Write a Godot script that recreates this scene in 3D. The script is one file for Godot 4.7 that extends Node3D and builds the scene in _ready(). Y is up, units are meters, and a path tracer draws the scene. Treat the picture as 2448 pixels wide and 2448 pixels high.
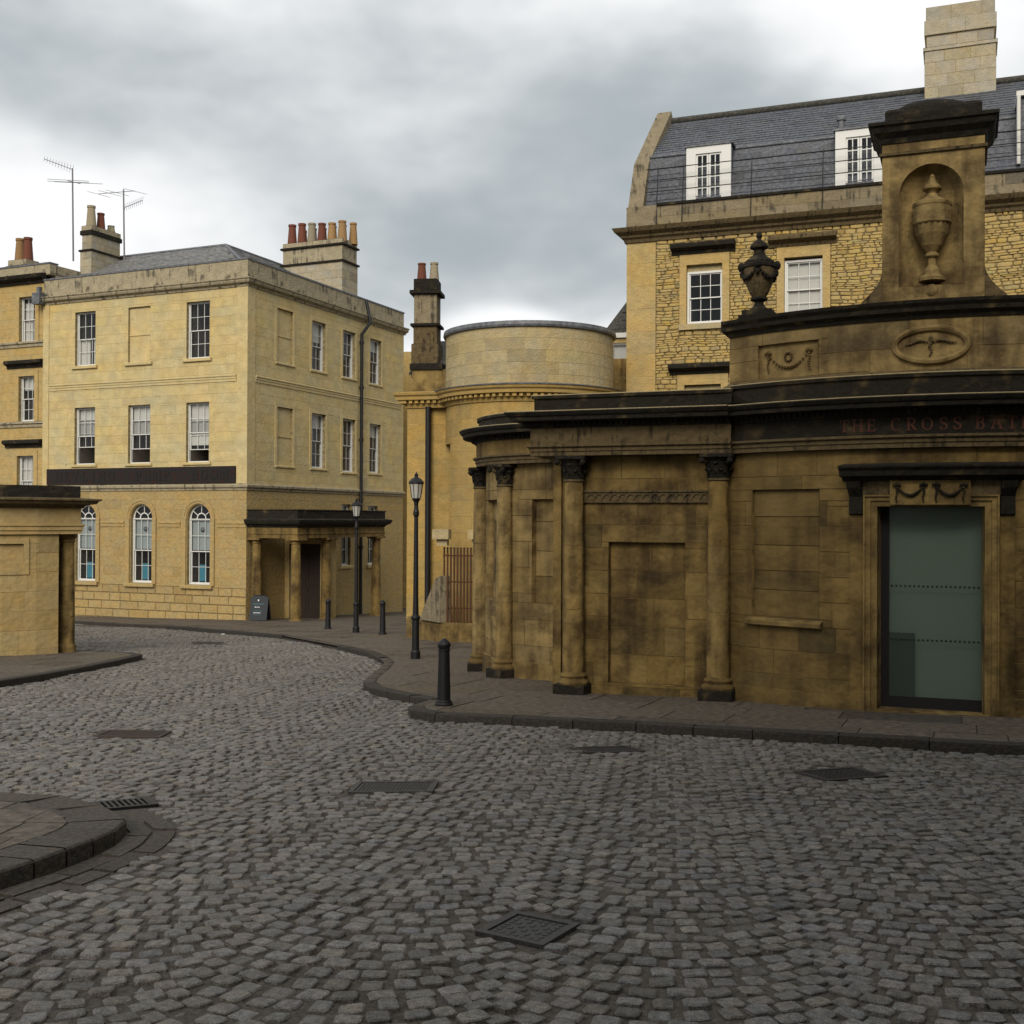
extends Node3D
# An old spa square in overcast light: bath house on the near corner, stone town houses behind, a sett-paved street falling away.

const SL := 0.0477          # fall of the ground per metre away from the camera
const STREET := -0.1        # street level below pavement level
var M := {}
var R := RandomNumberGenerator.new()
var taken := {}
var HN := FastNoiseLite.new()

# ------------------------------------------------------------------ small tools
func lin(r: float, g: float, b: float) -> Color:
	return Color(r, g, b).linear_to_srgb()

func gy(z: float, off := 0.0) -> float:
	return SL * z + off

func swell(x: float, z: float) -> float:
	return 0.03 * HN.get_noise_2d(x, z)

func numbered(called: String) -> String:
	if not taken.has(called):
		taken[called] = 0
		return called
	taken[called] += 1
	return "%s_%03d" % [called, taken[called]]

func thing(called: String, label: String, category: String, group := "", at := Vector3.ZERO) -> Node3D:
	var o := Node3D.new()
	o.name = numbered(called)
	add_child(o)
	o.position = at
	tag(o, label, category, group)
	return o

func tag(o: Node3D, label: String, category: String, group := "") -> void:
	o.set_meta("label", label)
	o.set_meta("category", category)
	if group != "":
		o.set_meta("group", group)

func struct(o: Node3D, label: String, category: String) -> void:
	o.set_meta("kind", "structure")
	tag(o, label, category)

func node(parent: Node3D, called: String) -> Node3D:
	var o := Node3D.new()
	o.name = called
	parent.add_child(o, true)
	return o

func put(parent: Node3D, called: String, m, mat: Material) -> MeshInstance3D:
	var o := MeshInstance3D.new()
	o.name = called
	o.mesh = m.mesh() if m is MB else m
	o.material_override = mat
	parent.add_child(o, true)
	return o

class Pth:
	var p: PackedVector2Array
	var c := PackedFloat32Array()
	func _init(a: Array) -> void:
		p = PackedVector2Array(a)
		var s := 0.0
		for i in p.size():
			if i > 0:
				s += p[i].distance_to(p[i - 1])
			c.append(s)
	func length() -> float:
		return c[c.size() - 1]
	func seg(s: float) -> int:
		for i in range(1, c.size() - 1):
			if s < c[i]:
				return i - 1
		return c.size() - 2
	func nrm(i: int) -> Vector2:
		var d := (p[i + 1] - p[i]).normalized()
		return Vector2(-d.y, d.x)
	func pt(s: float, y: float, o: float) -> Vector3:
		for i in range(1, c.size() - 1):
			if absf(s - c[i]) < 0.0005:
				var a := nrm(i - 1)
				var b := nrm(i)
				var m := (a + b).normalized()
				m /= maxf(0.3, m.dot(a))
				var q := p[i] + m * o
				return Vector3(q.x, y, q.y)
		var k := seg(s)
		var d := (p[k + 1] - p[k]).normalized()
		var q2 := p[k] + d * (s - c[k]) + Vector2(-d.y, d.x) * o
		return Vector3(q2.x, y, q2.y)
	func out(s: float) -> Vector3:
		var n := nrm(seg(s))
		return Vector3(n.x, 0, n.y)
	func along(s: float) -> Vector3:
		var n := nrm(seg(s))
		return Vector3(n.y, 0, -n.x)
	func stops(s0: float, s1: float) -> Array:
		var a := [s0]
		for i in range(1, c.size() - 1):
			if c[i] > s0 + 0.001 and c[i] < s1 - 0.001:
				a.append(c[i])
		a.append(s1)
		return a

class MB:
	var V := PackedVector3Array()
	var N := PackedVector3Array()
	var C := PackedColorArray()
	var col := Color.WHITE
	func tri(a: Vector3, b: Vector3, c: Vector3, na: Vector3, nb: Vector3, nc: Vector3) -> void:
		V.append(a)
		N.append(na)
		if (b - a).cross(c - a).dot(na + nb + nc) > 0.0:
			V.append(c)
			N.append(nc)
			V.append(b)
			N.append(nb)
		else:
			V.append(b)
			N.append(nb)
			V.append(c)
			N.append(nc)
		C.append(col)
		C.append(col)
		C.append(col)
	func quad(a: Vector3, b: Vector3, c: Vector3, d: Vector3, out: Vector3) -> void:
		var n := (c - a).cross(d - b).normalized()
		if n.dot(out) < 0.0:
			n = -n
		tri(a, b, c, n, n, n)
		tri(a, c, d, n, n, n)
	func qn(a: Vector3, b: Vector3, c: Vector3, d: Vector3, na: Vector3, nb: Vector3, nc: Vector3, nd: Vector3) -> void:
		tri(a, b, c, na, nb, nc)
		tri(a, c, d, na, nc, nd)
	# a box from its centre and three half axes
	func obox(o: Vector3, x: Vector3, y: Vector3, z: Vector3) -> void:
		for s in [-1.0, 1.0]:
			quad(o + s * x - y - z, o + s * x + y - z, o + s * x + y + z, o + s * x - y + z, s * x)
			quad(o + s * y - x - z, o + s * y + x - z, o + s * y + x + z, o + s * y - x + z, s * y)
			quad(o + s * z - x - y, o + s * z + x - y, o + s * z + x + y, o + s * z - x + y, s * z)
	# a box along a path: s range, height range, offset range
	func pbox(p: Pth, s0: float, s1: float, y0: float, y1: float, o0: float, o1: float) -> void:
		var st := p.stops(s0, s1)
		for i in st.size() - 1:
			var a: float = st[i]
			var b: float = st[i + 1]
			var n := p.out((a + b) * 0.5)
			quad(p.pt(a, y0, o1), p.pt(b, y0, o1), p.pt(b, y1, o1), p.pt(a, y1, o1), n)
			quad(p.pt(a, y0, o0), p.pt(b, y0, o0), p.pt(b, y1, o0), p.pt(a, y1, o0), -n)
			quad(p.pt(a, y1, o0), p.pt(b, y1, o0), p.pt(b, y1, o1), p.pt(a, y1, o1), Vector3.UP)
			quad(p.pt(a, y0, o0), p.pt(b, y0, o0), p.pt(b, y0, o1), p.pt(a, y0, o1), Vector3.DOWN)
		quad(p.pt(s0, y0, o0), p.pt(s0, y1, o0), p.pt(s0, y1, o1), p.pt(s0, y0, o1), -p.along(s0))
		quad(p.pt(s1, y0, o0), p.pt(s1, y1, o0), p.pt(s1, y1, o1), p.pt(s1, y0, o1), p.along(s1))
	# a moulding: profile of [offset, height] swept along a path, listed from the wall at the bottom round to the wall at the top
	func mould(p: Pth, s0: float, s1: float, prof: Array) -> void:
		var st := p.stops(s0, s1)
		for i in st.size() - 1:
			var a: float = st[i]
			var b: float = st[i + 1]
			var n := p.out((a + b) * 0.5)
			for k in prof.size() - 1:
				var q: Array = prof[k]
				var r: Array = prof[k + 1]
				var nn: Vector3 = n * (r[1] - q[1]) + Vector3.UP * (q[0] - r[0])
				quad(p.pt(a, q[1], q[0]), p.pt(b, q[1], q[0]), p.pt(b, r[1], r[0]), p.pt(a, r[1], r[0]), nn)
		var poly := PackedVector2Array()
		for q in prof:
			poly.append(Vector2(q[0], q[1]))
		var ix := Geometry2D.triangulate_polygon(poly)
		for e in [[s0, -p.along(s0)], [s1, p.along(s1)]]:
			for k in range(0, ix.size(), 3):
				var w := []
				for j in 3:
					w.append(p.pt(e[0], poly[ix[k + j]].y, poly[ix[k + j]].x))
				tri(w[0], w[1], w[2], e[1], e[1], e[1])
	func lathe(o: Vector3, prof: Array, n: int, a0 := 0.0, flute := 0.0) -> void:
		for k in prof.size() - 1:
			var q: Array = prof[k]
			var r: Array = prof[k + 1]
			var dr: float = r[0] - q[0]
			var dy: float = r[1] - q[1]
			if absf(dr) + absf(dy) < 0.0001:
				continue
			for i in n:
				var t0 := a0 + TAU * i / n
				var t1 := a0 + TAU * (i + 1) / n
				var f0 := 1.0 - (flute if i % 2 == 1 else 0.0)
				var f1 := 1.0 - (flute if (i + 1) % 2 == 1 else 0.0)
				var e0 := Vector3(cos(t0), 0, sin(t0))
				var e1 := Vector3(cos(t1), 0, sin(t1))
				var m0 := (e0 * dy - Vector3.UP * dr).normalized()
				var m1 := (e1 * dy - Vector3.UP * dr).normalized()
				if flute > 0.0:
					m0 = (m0 + m1).normalized()
					m1 = m0
				qn(o + e0 * q[0] * f0 + Vector3.UP * q[1], o + e1 * q[0] * f1 + Vector3.UP * q[1], o + e1 * r[0] * f1 + Vector3.UP * r[1], o + e0 * r[0] * f0 + Vector3.UP * r[1], m0, m1, m1, m0)
	func rod(a: Vector3, b: Vector3, r0: float, r1: float, n := 6) -> void:
		var d := (b - a).normalized()
		var x := d.cross(Vector3.RIGHT if absf(d.x) < 0.8 else Vector3.UP).normalized()
		var y := d.cross(x)
		for i in n:
			var t0 := TAU * i / n
			var t1 := TAU * (i + 1) / n
			var e0 := x * cos(t0) + y * sin(t0)
			var e1 := x * cos(t1) + y * sin(t1)
			qn(a + e0 * r0, a + e1 * r0, b + e1 * r1, b + e0 * r1, e0, e1, e1, e0)
			tri(a, a + e0 * r0, a + e1 * r0, -d, -d, -d)
			tri(b, b + e0 * r1, b + e1 * r1, d, d, d)
	func ball(o: Vector3, r: float, sq := Vector3.ONE, n := 8, m := 5) -> void:
		for j in m:
			var u0 := PI * j / m - PI / 2
			var u1 := PI * (j + 1) / m - PI / 2
			for i in n:
				var t0 := TAU * i / n
				var t1 := TAU * (i + 1) / n
				var q := []
				for w in [[t0, u0], [t1, u0], [t1, u1], [t0, u1]]:
					q.append(Vector3(cos(w[0]) * cos(w[1]), sin(w[1]), sin(w[0]) * cos(w[1])))
				qn(o + q[0] * r * sq, o + q[1] * r * sq, o + q[2] * r * sq, o + q[3] * r * sq, q[0], q[1], q[2], q[3])
	func chain(pts: Array, r0: float, r1: float) -> void:
		for i in pts.size():
			var t := float(i) / maxf(1, pts.size() - 1)
			ball(pts[i], lerpf(r0, r1, sin(t * PI)), Vector3.ONE, 6, 4)
	func mesh() -> ArrayMesh:
		var a := []
		a.resize(Mesh.ARRAY_MAX)
		a[Mesh.ARRAY_VERTEX] = V
		a[Mesh.ARRAY_NORMAL] = N
		a[Mesh.ARRAY_COLOR] = C
		var m := ArrayMesh.new()
		if V.size() > 0:
			m.add_surface_from_arrays(Mesh.PRIMITIVE_TRIANGLES, a)
		return m

# ------------------------------------------------------------------ textures and materials
func grain(n: int, freq: float, oct: int, sd: int, kind := FastNoiseLite.TYPE_SIMPLEX_SMOOTH, w2 := 0) -> PackedByteArray:
	var f := FastNoiseLite.new()
	f.noise_type = kind
	f.frequency = freq
	f.fractal_octaves = oct
	f.seed = sd
	var im: Image
	if w2 > 0:      # stretched upright: narrow rows pulled tall
		im = f.get_seamless_image(n, w2)
		im.resize(n, n, Image.INTERPOLATE_CUBIC)
	else:
		im = f.get_seamless_image(n, n)
	im.convert(Image.FORMAT_L8)
	return im.get_data()

func paint(n: int, fn: Callable) -> ImageTexture:
	var d := PackedByteArray()
	d.resize(n * n * 3)
	for i in n * n:
		var c: Color = fn.call(i)
		d[i * 3] = clampi(int(c.r * 255.0), 0, 255)
		d[i * 3 + 1] = clampi(int(c.g * 255.0), 0, 255)
		d[i * 3 + 2] = clampi(int(c.b * 255.0), 0, 255)
	return ImageTexture.create_from_image(Image.create_from_data(n, n, false, Image.FORMAT_RGB8, d))

func bumps(freq: float, sd: int, k: float) -> ImageTexture:
	var f := FastNoiseLite.new()
	f.frequency = freq
	f.fractal_octaves = 4
	f.seed = sd
	var im := f.get_seamless_image(512, 512)
	im.convert(Image.FORMAT_RGBA8)
	im.bump_map_to_normal_map(k)
	return ImageTexture.create_from_image(im)

func mat(called: String, c: Color, rough := 0.9, tex: Texture2D = null, scale := 0.25, nt: Texture2D = null, ns := 0.5) -> StandardMaterial3D:
	var m := StandardMaterial3D.new()
	m.resource_name = called
	m.albedo_color = c
	m.roughness = rough
	m.vertex_color_use_as_albedo = true
	m.metallic_specular = 0.4
	if tex or nt:
		m.uv1_triplanar = true
		m.uv1_world_triplanar = true
		m.uv1_scale = Vector3.ONE * scale
		m.uv1_triplanar_sharpness = 4.0
	if tex:
		m.albedo_texture = tex
	if nt:
		m.normal_enabled = true
		m.normal_texture = nt
		m.normal_scale = ns
	M[called] = m
	return m

func materials() -> void:
	var n := 512
	var a := grain(n, 0.008, 3, 11)
	var b := grain(n, 0.03, 4, 12)
	var c := grain(n, 0.16, 3, 13)
	var st := grain(n, 0.05, 4, 14, FastNoiseLite.TYPE_SIMPLEX_SMOOTH, 48)
	var p := grain(n, 0.02, 5, 15)
	var g2 := grain(n, 0.012, 5, 16)
	# honey limestone: soft blotches, pores and faint rust-ochre drifts
	var stone := paint(n, func(i: int) -> Color:
		var u := a[i] / 255.0
		var v := b[i] / 255.0
		var w := c[i] / 255.0
		var k := 0.82 + 0.08 * (v - 0.5) + 0.05 * (w - 0.5) + 0.09 * (p[i] / 255.0 - 0.5)
		var o := clampf((u - 0.5) * 1.3, -0.4, 0.4)
		var s := clampf((p[i] / 255.0 - 0.76) * 0.9, 0, 0.14)
		k *= 1.0 - s
		return Color(k * (1.0 + 0.05 * o), k * (0.985 + 0.0 * o), k * (0.95 - 0.09 * o)))
	# weathered limestone: the same stone greyed, with darker runs and patches
	var stained := paint(n, func(i: int) -> Color:
		var k := 0.76 + 0.12 * (b[i] / 255.0 - 0.5) + 0.1 * (c[i] / 255.0 - 0.5)
		var s := clampf((st[i] / 255.0 - 0.56) * 1.9 + (p[i] / 255.0 - 0.52) * 1.5, 0.0, 0.72)
		var q := Color(k, k * 0.97, k * 0.9)
		return q.lerp(Color(0.3, 0.3, 0.29), s))
	# soot crust: mostly black, worn back to stone here and there
	var soot := paint(n, func(i: int) -> Color:
		var s := clampf((g2[i] / 255.0 - 0.57) * 2.4 + (b[i] / 255.0 - 0.5) * 0.5 + (p[i] / 255.0 - 0.7) * 0.8, 0.0, 1.0)
		var k := 0.2 + 0.14 * c[i] / 255.0
		return Color(k, k * 0.97, k * 0.93).lerp(Color(0.8, 0.74, 0.58), s))
	# old spa stone: broad patches of grime and damp over ochre, with pale scoured spots
	var grime := paint(n, func(i: int) -> Color:
		var k := 0.66 + 0.12 * (b[i] / 255.0 - 0.5) + 0.12 * (c[i] / 255.0 - 0.5)
		var s := clampf((g2[i] / 255.0 - 0.5) * 1.5 + (st[i] / 255.0 - 0.5) * 0.8 + (p[i] / 255.0 - 0.5) * 0.5, -0.45, 0.62)
		var q := Color(k, k * 0.975, k * 0.92)
		if s > 0.0:
			return q.lerp(Color(k * 0.46, k * 0.41, k * 0.37), s)
		return q.lerp(Color(0.92, 0.9, 0.84), -s))
	var speck := paint(n, func(i: int) -> Color:
		var w := c[i] / 255.0
		var k := 0.62 + 0.5 * (w - 0.5) + 0.3 * (b[i] / 255.0 - 0.5)
		var o := (a[i] / 255.0 - 0.5) * 0.06
		return Color(k + o, k, k - o * 0.6))
	var plain := paint(n, func(i: int) -> Color:
		var k := 0.74 + 0.2 * (b[i] / 255.0 - 0.5) + 0.14 * (c[i] / 255.0 - 0.5) + 0.34 * (p[i] / 255.0 - 0.5)
		return Color(k, k, k))
	var rust := paint(n, func(i: int) -> Color:
		var s := clampf((p[i] / 255.0 - 0.6) * 5.0, 0, 1)
		var k := 0.5 + 0.3 * c[i] / 255.0
		return Color(k, k, k).lerp(Color(1.0, 0.5, 0.3), s))
	var fine := bumps(0.09, 31, 3.0)
	var coarse := bumps(0.03, 32, 5.0)
	mat("cream", lin(0.7, 0.58, 0.315), 0.92, stone, 0.16, fine, 0.25)          # corner house
	mat("cream_low", lin(0.5, 0.375, 0.175), 0.92, stone, 0.4, coarse, 0.5)      # ground floor stone: brown stains, plus street shade put into the colour
	mat("ash_stone", lin(0.5, 0.455, 0.36), 0.93, stone, 0.3, fine, 0.6)
	mat("ochre_deep", lin(0.5, 0.35, 0.125), 0.92, stone, 0.3, fine, 0.6)
	mat("bath_high", lin(0.45, 0.33, 0.145), 0.92, grime, 0.22, coarse, 0.6)
	mat("ochre", lin(0.58, 0.43, 0.19), 0.92, stone, 0.26, fine, 0.6)            # neighbour, drum
	mat("rubble", lin(0.6, 0.45, 0.19), 0.95, stone, 0.9, coarse, 0.8)
	mat("bath", lin(0.32, 0.222, 0.08), 0.92, grime, 0.17, coarse, 0.7)         # old grimy spa stone
	mat("bath_pale", lin(0.4, 0.285, 0.11), 0.92, grime, 0.2, coarse, 0.6)
	mat("joint", lin(0.52, 0.41, 0.21), 0.95, plain, 0.6)
	mat("joint_dark", lin(0.32, 0.235, 0.11), 0.95, plain, 0.6)
	mat("stained", lin(0.52, 0.475, 0.37), 0.93, stained, 0.2, fine, 0.6)
	mat("grey_stone", lin(0.53, 0.44, 0.26), 0.93, stone, 0.3, fine, 0.6)
	mat("soot", lin(0.19, 0.16, 0.105), 0.95, soot, 0.3, coarse, 0.9)
	mat("crust", lin(0.17, 0.13, 0.07), 0.95, stained, 0.45, coarse, 0.9)
	mat("slate", lin(0.15, 0.16, 0.185), 0.55, plain, 0.8, fine, 0.5)
	mat("slate_old", lin(0.34, 0.335, 0.33), 0.6, plain, 0.5, fine, 0.5)
	mat("stone_slate", lin(0.1, 0.095, 0.08), 0.9, plain, 0.8, coarse, 0.9)
	mat("lead", lin(0.2, 0.21, 0.23), 0.5, plain, 0.5)
	mat("sett", lin(0.345, 0.318, 0.285), 0.5, speck, 1.3, fine, 0.9)
	mat("dirt", lin(0.135, 0.113, 0.09), 0.95, plain, 2.2, fine, 0.9)
	mat("flag", lin(0.18, 0.146, 0.112), 0.75, plain, 0.7, fine, 0.7)
	mat("kerb_dark", lin(0.085, 0.072, 0.058), 0.8, speck, 1.2, coarse, 0.7)
	mat("kerb", lin(0.16, 0.135, 0.108), 0.8, speck, 1.2, coarse, 0.7)
	mat("iron", lin(0.012, 0.012, 0.014), 0.5, plain, 2.0, fine, 0.4)
	mat("cast", lin(0.075, 0.07, 0.066), 0.55, plain, 3.0, fine, 0.6)
	mat("brown_cast", lin(0.085, 0.062, 0.048), 0.7, plain, 3.0, fine, 0.6)
	mat("weathered", lin(0.35, 0.305, 0.225), 0.93, stained, 0.25, fine, 0.6)
	mat("rust", lin(0.17, 0.085, 0.04), 0.9, rust, 1.5)
	mat("white", lin(0.58, 0.58, 0.55), 0.5)
	mat("old_white", lin(0.55, 0.54, 0.5), 0.6)
	mat("blind", lin(0.62, 0.62, 0.57), 0.8)
	mat("frost", lin(0.34, 0.39, 0.39), 0.4)
	mat("terracotta", lin(0.25, 0.085, 0.05), 0.9, plain, 2.0)
	mat("buff", lin(0.55, 0.33, 0.14), 0.9, plain, 2.0)
	mat("cream_pot", lin(0.5, 0.42, 0.28), 0.9, plain, 2.0)
	mat("alloy", lin(0.14, 0.135, 0.14), 0.5)
	mat("sign", lin(0.03, 0.022, 0.02), 0.8, rust, 0.35)
	mat("sign_letter", lin(0.008, 0.007, 0.007), 0.7)
	mat("red_letter", lin(0.085, 0.03, 0.018), 0.9)
	mat("board", lin(0.008, 0.012, 0.016), 0.6)
	mat("chalk", lin(0.6, 0.63, 0.65), 0.7)
	mat("teal_ink", lin(0.03, 0.055, 0.065), 0.7)
	mat("poster", lin(0.05, 0.22, 0.3), 0.6)
	mat("green_screen", lin(0.155, 0.2, 0.155), 0.8)
	mat("dark", lin(0.012, 0.011, 0.011), 0.9)
	mat("room", lin(0.2, 0.175, 0.145), 0.9)
	mat("shade_wood", lin(0.045, 0.028, 0.02), 0.6, plain, 1.5)  # dark brown in place of shade, for the added lobby leaves
	mat("weed", lin(0.06, 0.11, 0.02), 0.9)
	var g := mat("glass", lin(0.03, 0.035, 0.04), 0.03)
	g.transparency = BaseMaterial3D.TRANSPARENCY_ALPHA
	g.albedo_color.a = 0.22
	g.metallic_specular = 0.35
	g.vertex_color_use_as_albedo = false
	var d := mat("door_glass", lin(0.09, 0.14, 0.11), 0.22)
	d.transparency = BaseMaterial3D.TRANSPARENCY_ALPHA
	d.albedo_color.a = 0.16
	d.vertex_color_use_as_albedo = false
	var l := mat("lantern", lin(0.5, 0.5, 0.47), 0.3)
	l.transparency = BaseMaterial3D.TRANSPARENCY_ALPHA
	l.albedo_color.a = 0.6
	l.vertex_color_use_as_albedo = false

func tone(v := 0.1, h := 0.05) -> Color:
	var k := 1.0 + R.randfn(0, v)
	var w := R.randfn(0, h)
	k = clampf(k, 0.6, 1.35)
	return Color(k * (1 + w * 0.3), k, k * (1 - w))

# ------------------------------------------------------------------ masonry
func cut(r: Array, holes: Array) -> Array:
	var a := [r]
	for h in holes:
		var b := []
		for q in a:
			if h[0] >= q[1] - 0.001 or h[1] <= q[0] + 0.001 or h[2] >= q[3] - 0.001 or h[3] <= q[2] + 0.001:
				b.append(q)
				continue
			if h[2] > q[2]:
				b.append([q[0], q[1], q[2], h[2]])
			if h[3] < q[3]:
				b.append([q[0], q[1], h[3], q[3]])
			var y0 := maxf(q[2], h[2])
			var y1 := minf(q[3], h[3])
			if h[0] > q[0]:
				b.append([q[0], h[0], y0, y1])
			if h[1] < q[1]:
				b.append([h[1], q[1], y0, y1])
		a = b
	return a

# the face of one dressed block: front with a fine arris and its four sides
func block(mb: MB, p: Pth, r: Array, o: float, dp: float, ch: float) -> void:
	var st := p.stops(r[0], r[1])
	for i in st.size() - 1:
		var a: float = st[i]
		var b: float = st[i + 1]
		var ai := a + (ch if i == 0 else 0.0)
		var bi := b - (ch if i == st.size() - 2 else 0.0)
		var n := p.out((a + b) * 0.5)
		var y0: float = r[2]
		var y1: float = r[3]
		mb.quad(p.pt(ai, y0 + ch, o), p.pt(bi, y0 + ch, o), p.pt(bi, y1 - ch, o), p.pt(ai, y1 - ch, o), n)
		mb.quad(p.pt(ai, y1 - ch, o), p.pt(bi, y1 - ch, o), p.pt(b, y1, o - dp), p.pt(a, y1, o - dp), Vector3.UP)
		mb.quad(p.pt(ai, y0 + ch, o), p.pt(bi, y0 + ch, o), p.pt(b, y0, o - dp), p.pt(a, y0, o - dp), Vector3.DOWN)
		if i == 0:
			mb.quad(p.pt(ai, y0 + ch, o), p.pt(ai, y1 - ch, o), p.pt(a, y1, o - dp), p.pt(a, y0, o - dp), -p.along(a))
		if i == st.size() - 2:
			mb.quad(p.pt(bi, y0 + ch, o), p.pt(bi, y1 - ch, o), p.pt(b, y1, o - dp), p.pt(b, y0, o - dp), p.along(b))

func core(mb: MB, p: Pth, s0: float, s1: float, y0: float, y1: float, holes: Array, o: float, reveal := 0.24) -> void:
	var ys := [y0, y1]
	var ss := [s0, s1]
	for h in holes:
		for k in [h[0], h[1]]:
			if k > s0 and k < s1:
				ss.append(k)
		for k in [h[2], h[3]]:
			if k > y0 and k < y1:
				ys.append(k)
	ys.sort()
	ss.sort()
	for i in ss.size() - 1:
		for j in ys.size() - 1:
			if ss[i + 1] - ss[i] < 0.001 or ys[j + 1] - ys[j] < 0.001:
				continue
			var ms: float = (ss[i] + ss[i + 1]) * 0.5
			var my: float = (ys[j] + ys[j + 1]) * 0.5
			var hole := false
			for h in holes:
				if ms > h[0] and ms < h[1] and my > h[2] and my < h[3]:
					hole = true
			if hole:
				continue
			var st := p.stops(ss[i], ss[i + 1])
			for k in st.size() - 1:
				mb.quad(p.pt(st[k], ys[j], o), p.pt(st[k + 1], ys[j], o), p.pt(st[k + 1], ys[j + 1], o), p.pt(st[k], ys[j + 1], o), p.out((st[k] + st[k + 1]) * 0.5))
	for h in holes:
		var q := -reveal
		mb.quad(p.pt(h[0], h[2], 0), p.pt(h[0], h[3], 0), p.pt(h[0], h[3], q), p.pt(h[0], h[2], q), p.along(h[0]))
		mb.quad(p.pt(h[1], h[2], 0), p.pt(h[1], h[3], 0), p.pt(h[1], h[3], q), p.pt(h[1], h[2], q), -p.along(h[1]))
		var st := p.stops(h[0], h[1])
		for k in st.size() - 1:
			mb.quad(p.pt(st[k], h[3], 0), p.pt(st[k + 1], h[3], 0), p.pt(st[k + 1], h[3], q), p.pt(st[k], h[3], q), Vector3.DOWN)
			mb.quad(p.pt(st[k], h[2], 0), p.pt(st[k + 1], h[2], 0), p.pt(st[k + 1], h[2], q), p.pt(st[k], h[2], q), Vector3.UP)

# coursed ashlar: every block a piece; past `most` the rest are one part
func ashlar(parent: Node3D, called: String, p: Pth, s0: float, s1: float, y0: float, y1: float, holes: Array, o := {}) -> Node3D:
	var w := node(parent, called)
	var m: Material = M[o.get("mat", "cream")]
	var ch: float = o.get("course", 0.34)
	var bl: float = o.get("block", 0.85)
	var jt: float = o.get("joint", 0.0045)
	var dp: float = o.get("deep", 0.004)
	var arris: float = o.get("arris", 0.003)
	var most: int = o.get("most", 100)
	var tv: float = o.get("vary", 0.045)
	var backing := MB.new()
	core(backing, p, s0, s1, y0, y1, holes, -dp, o.get("reveal", 0.24))
	put(w, "mortar_bed", backing, M[o.get("jointmat", "joint")])
	var list := []
	var rows := maxi(1, roundi((y1 - y0) / ch))
	var rh := (y1 - y0) / rows
	for j in rows:
		var s := s0
		var first := true
		while s < s1 - 0.001:
			var l := bl * R.randf_range(0.65, 1.3)
			if first and j % 2 == 1:
				l *= 0.55
			first = false
			var e := s + l
			if s1 - e < bl * 0.4:
				e = s1
			for q in cut([s, e, y0 + j * rh, y0 + (j + 1) * rh], holes):
				if q[1] - q[0] > 0.03 and q[3] - q[2] > 0.03:
					list.append([q[0] + jt / 2, q[1] - jt / 2, q[2] + jt / 2, q[3] - jt / 2])
			s = e
	list.sort_custom(func(x, y): return (x[1] - x[0]) * (x[3] - x[2]) > (y[1] - y[0]) * (y[3] - y[2]))
	var rest := MB.new()
	for k in list.size():
		var mb: MB = MB.new() if k < most else rest
		mb.col = tone(tv, 0.06)
		block(mb, p, list[k], R.randf_range(0.0, 0.003), dp, arris)
		if k < most:
			put(w, "ashlar_block", mb, m)
	if list.size() > most:
		put(w, "further_blocks", rest, m).set_meta("kind", "stuff")
	return w

# coursed rubble: uneven pillowed stones
func rubble(parent: Node3D, called: String, p: Pth, s0: float, s1: float, y0: float, y1: float, holes: Array, most: int) -> Node3D:
	var w := node(parent, called)
	var backing := MB.new()
	core(backing, p, s0, s1, y0, y1, holes, -0.022)
	put(w, "mortar_bed", backing, M.joint_dark)
	var list := []
	var y := y0
	while y < y1 - 0.02:
		var h := R.randf_range(0.05, 0.135)
		if y1 - y - h < 0.08:
			h = y1 - y
		var s := s0 - R.randf_range(0, 0.15)
		while s < s1 - 0.02:
			var l := R.randf_range(0.11, 0.4)
			for q in cut([maxf(s, s0), minf(s + l, s1), y, y + h], holes):
				if q[1] - q[0] > 0.04 and q[3] - q[2] > 0.03:
					list.append(q)
			s += l
		y += h
	list.sort_custom(func(a, b): return (a[1] - a[0]) * (a[3] - a[2]) > (b[1] - b[0]) * (b[3] - b[2]))
	var rest := MB.new()
	for k in list.size():
		var mb: MB = MB.new() if k < most else rest
		mb.col = tone(0.15, 0.14)
		var q: Array = list[k]
		var o := R.randf_range(0.0, 0.022)
		var g := 0.003
		var rim := []
		var top := []
		var hs: float = (q[1] - q[0]) / 2 - g
		var hy: float = (q[3] - q[2]) / 2 - g
		var cs: float = (q[0] + q[1]) / 2
		var cy: float = (q[2] + q[3]) / 2
		for e in [[-1, -0.7], [-0.8, -1], [0.8, -1], [1, -0.7], [1, 0.7], [0.8, 1], [-0.8, 1], [-1, 0.7]]:
			var ps: float = cs + e[0] * hs * R.randf_range(0.86, 1.02)
			var py: float = cy + e[1] * hy * R.randf_range(0.8, 1.1)
			py += 0.035 * HN.get_noise_2d(ps * 3.0, cy * 1.5)
			rim.append(p.pt(ps, py, -0.024))
			top.append(p.pt(lerpf(cs, ps, 0.86), lerpf(cy, py, 0.8), o))
		var n := p.out(cs)
		var mid := p.pt(cs, cy + 0.035 * HN.get_noise_2d(cs * 3.0, cy * 1.5), o + 0.006)
		for i in 8:
			var i2 := (i + 1) % 8
			var e0: Vector3 = (rim[i] - mid).normalized()
			var e1: Vector3 = (rim[i2] - mid).normalized()
			mb.tri(mid, top[i], top[i2], n, (n + e0 * 0.3).normalized(), (n + e1 * 0.3).normalized())
			mb.qn(top[i], top[i2], rim[i2], rim[i], (n + e0 * 0.3).normalized(), (n + e1 * 0.3).normalized(), e1, e0)
		if k < most:
			put(w, "rubble_stone", mb, M.rubble)
	put(w, "further_stones", rest, M.rubble).set_meta("kind", "stuff")
	return w

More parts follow.
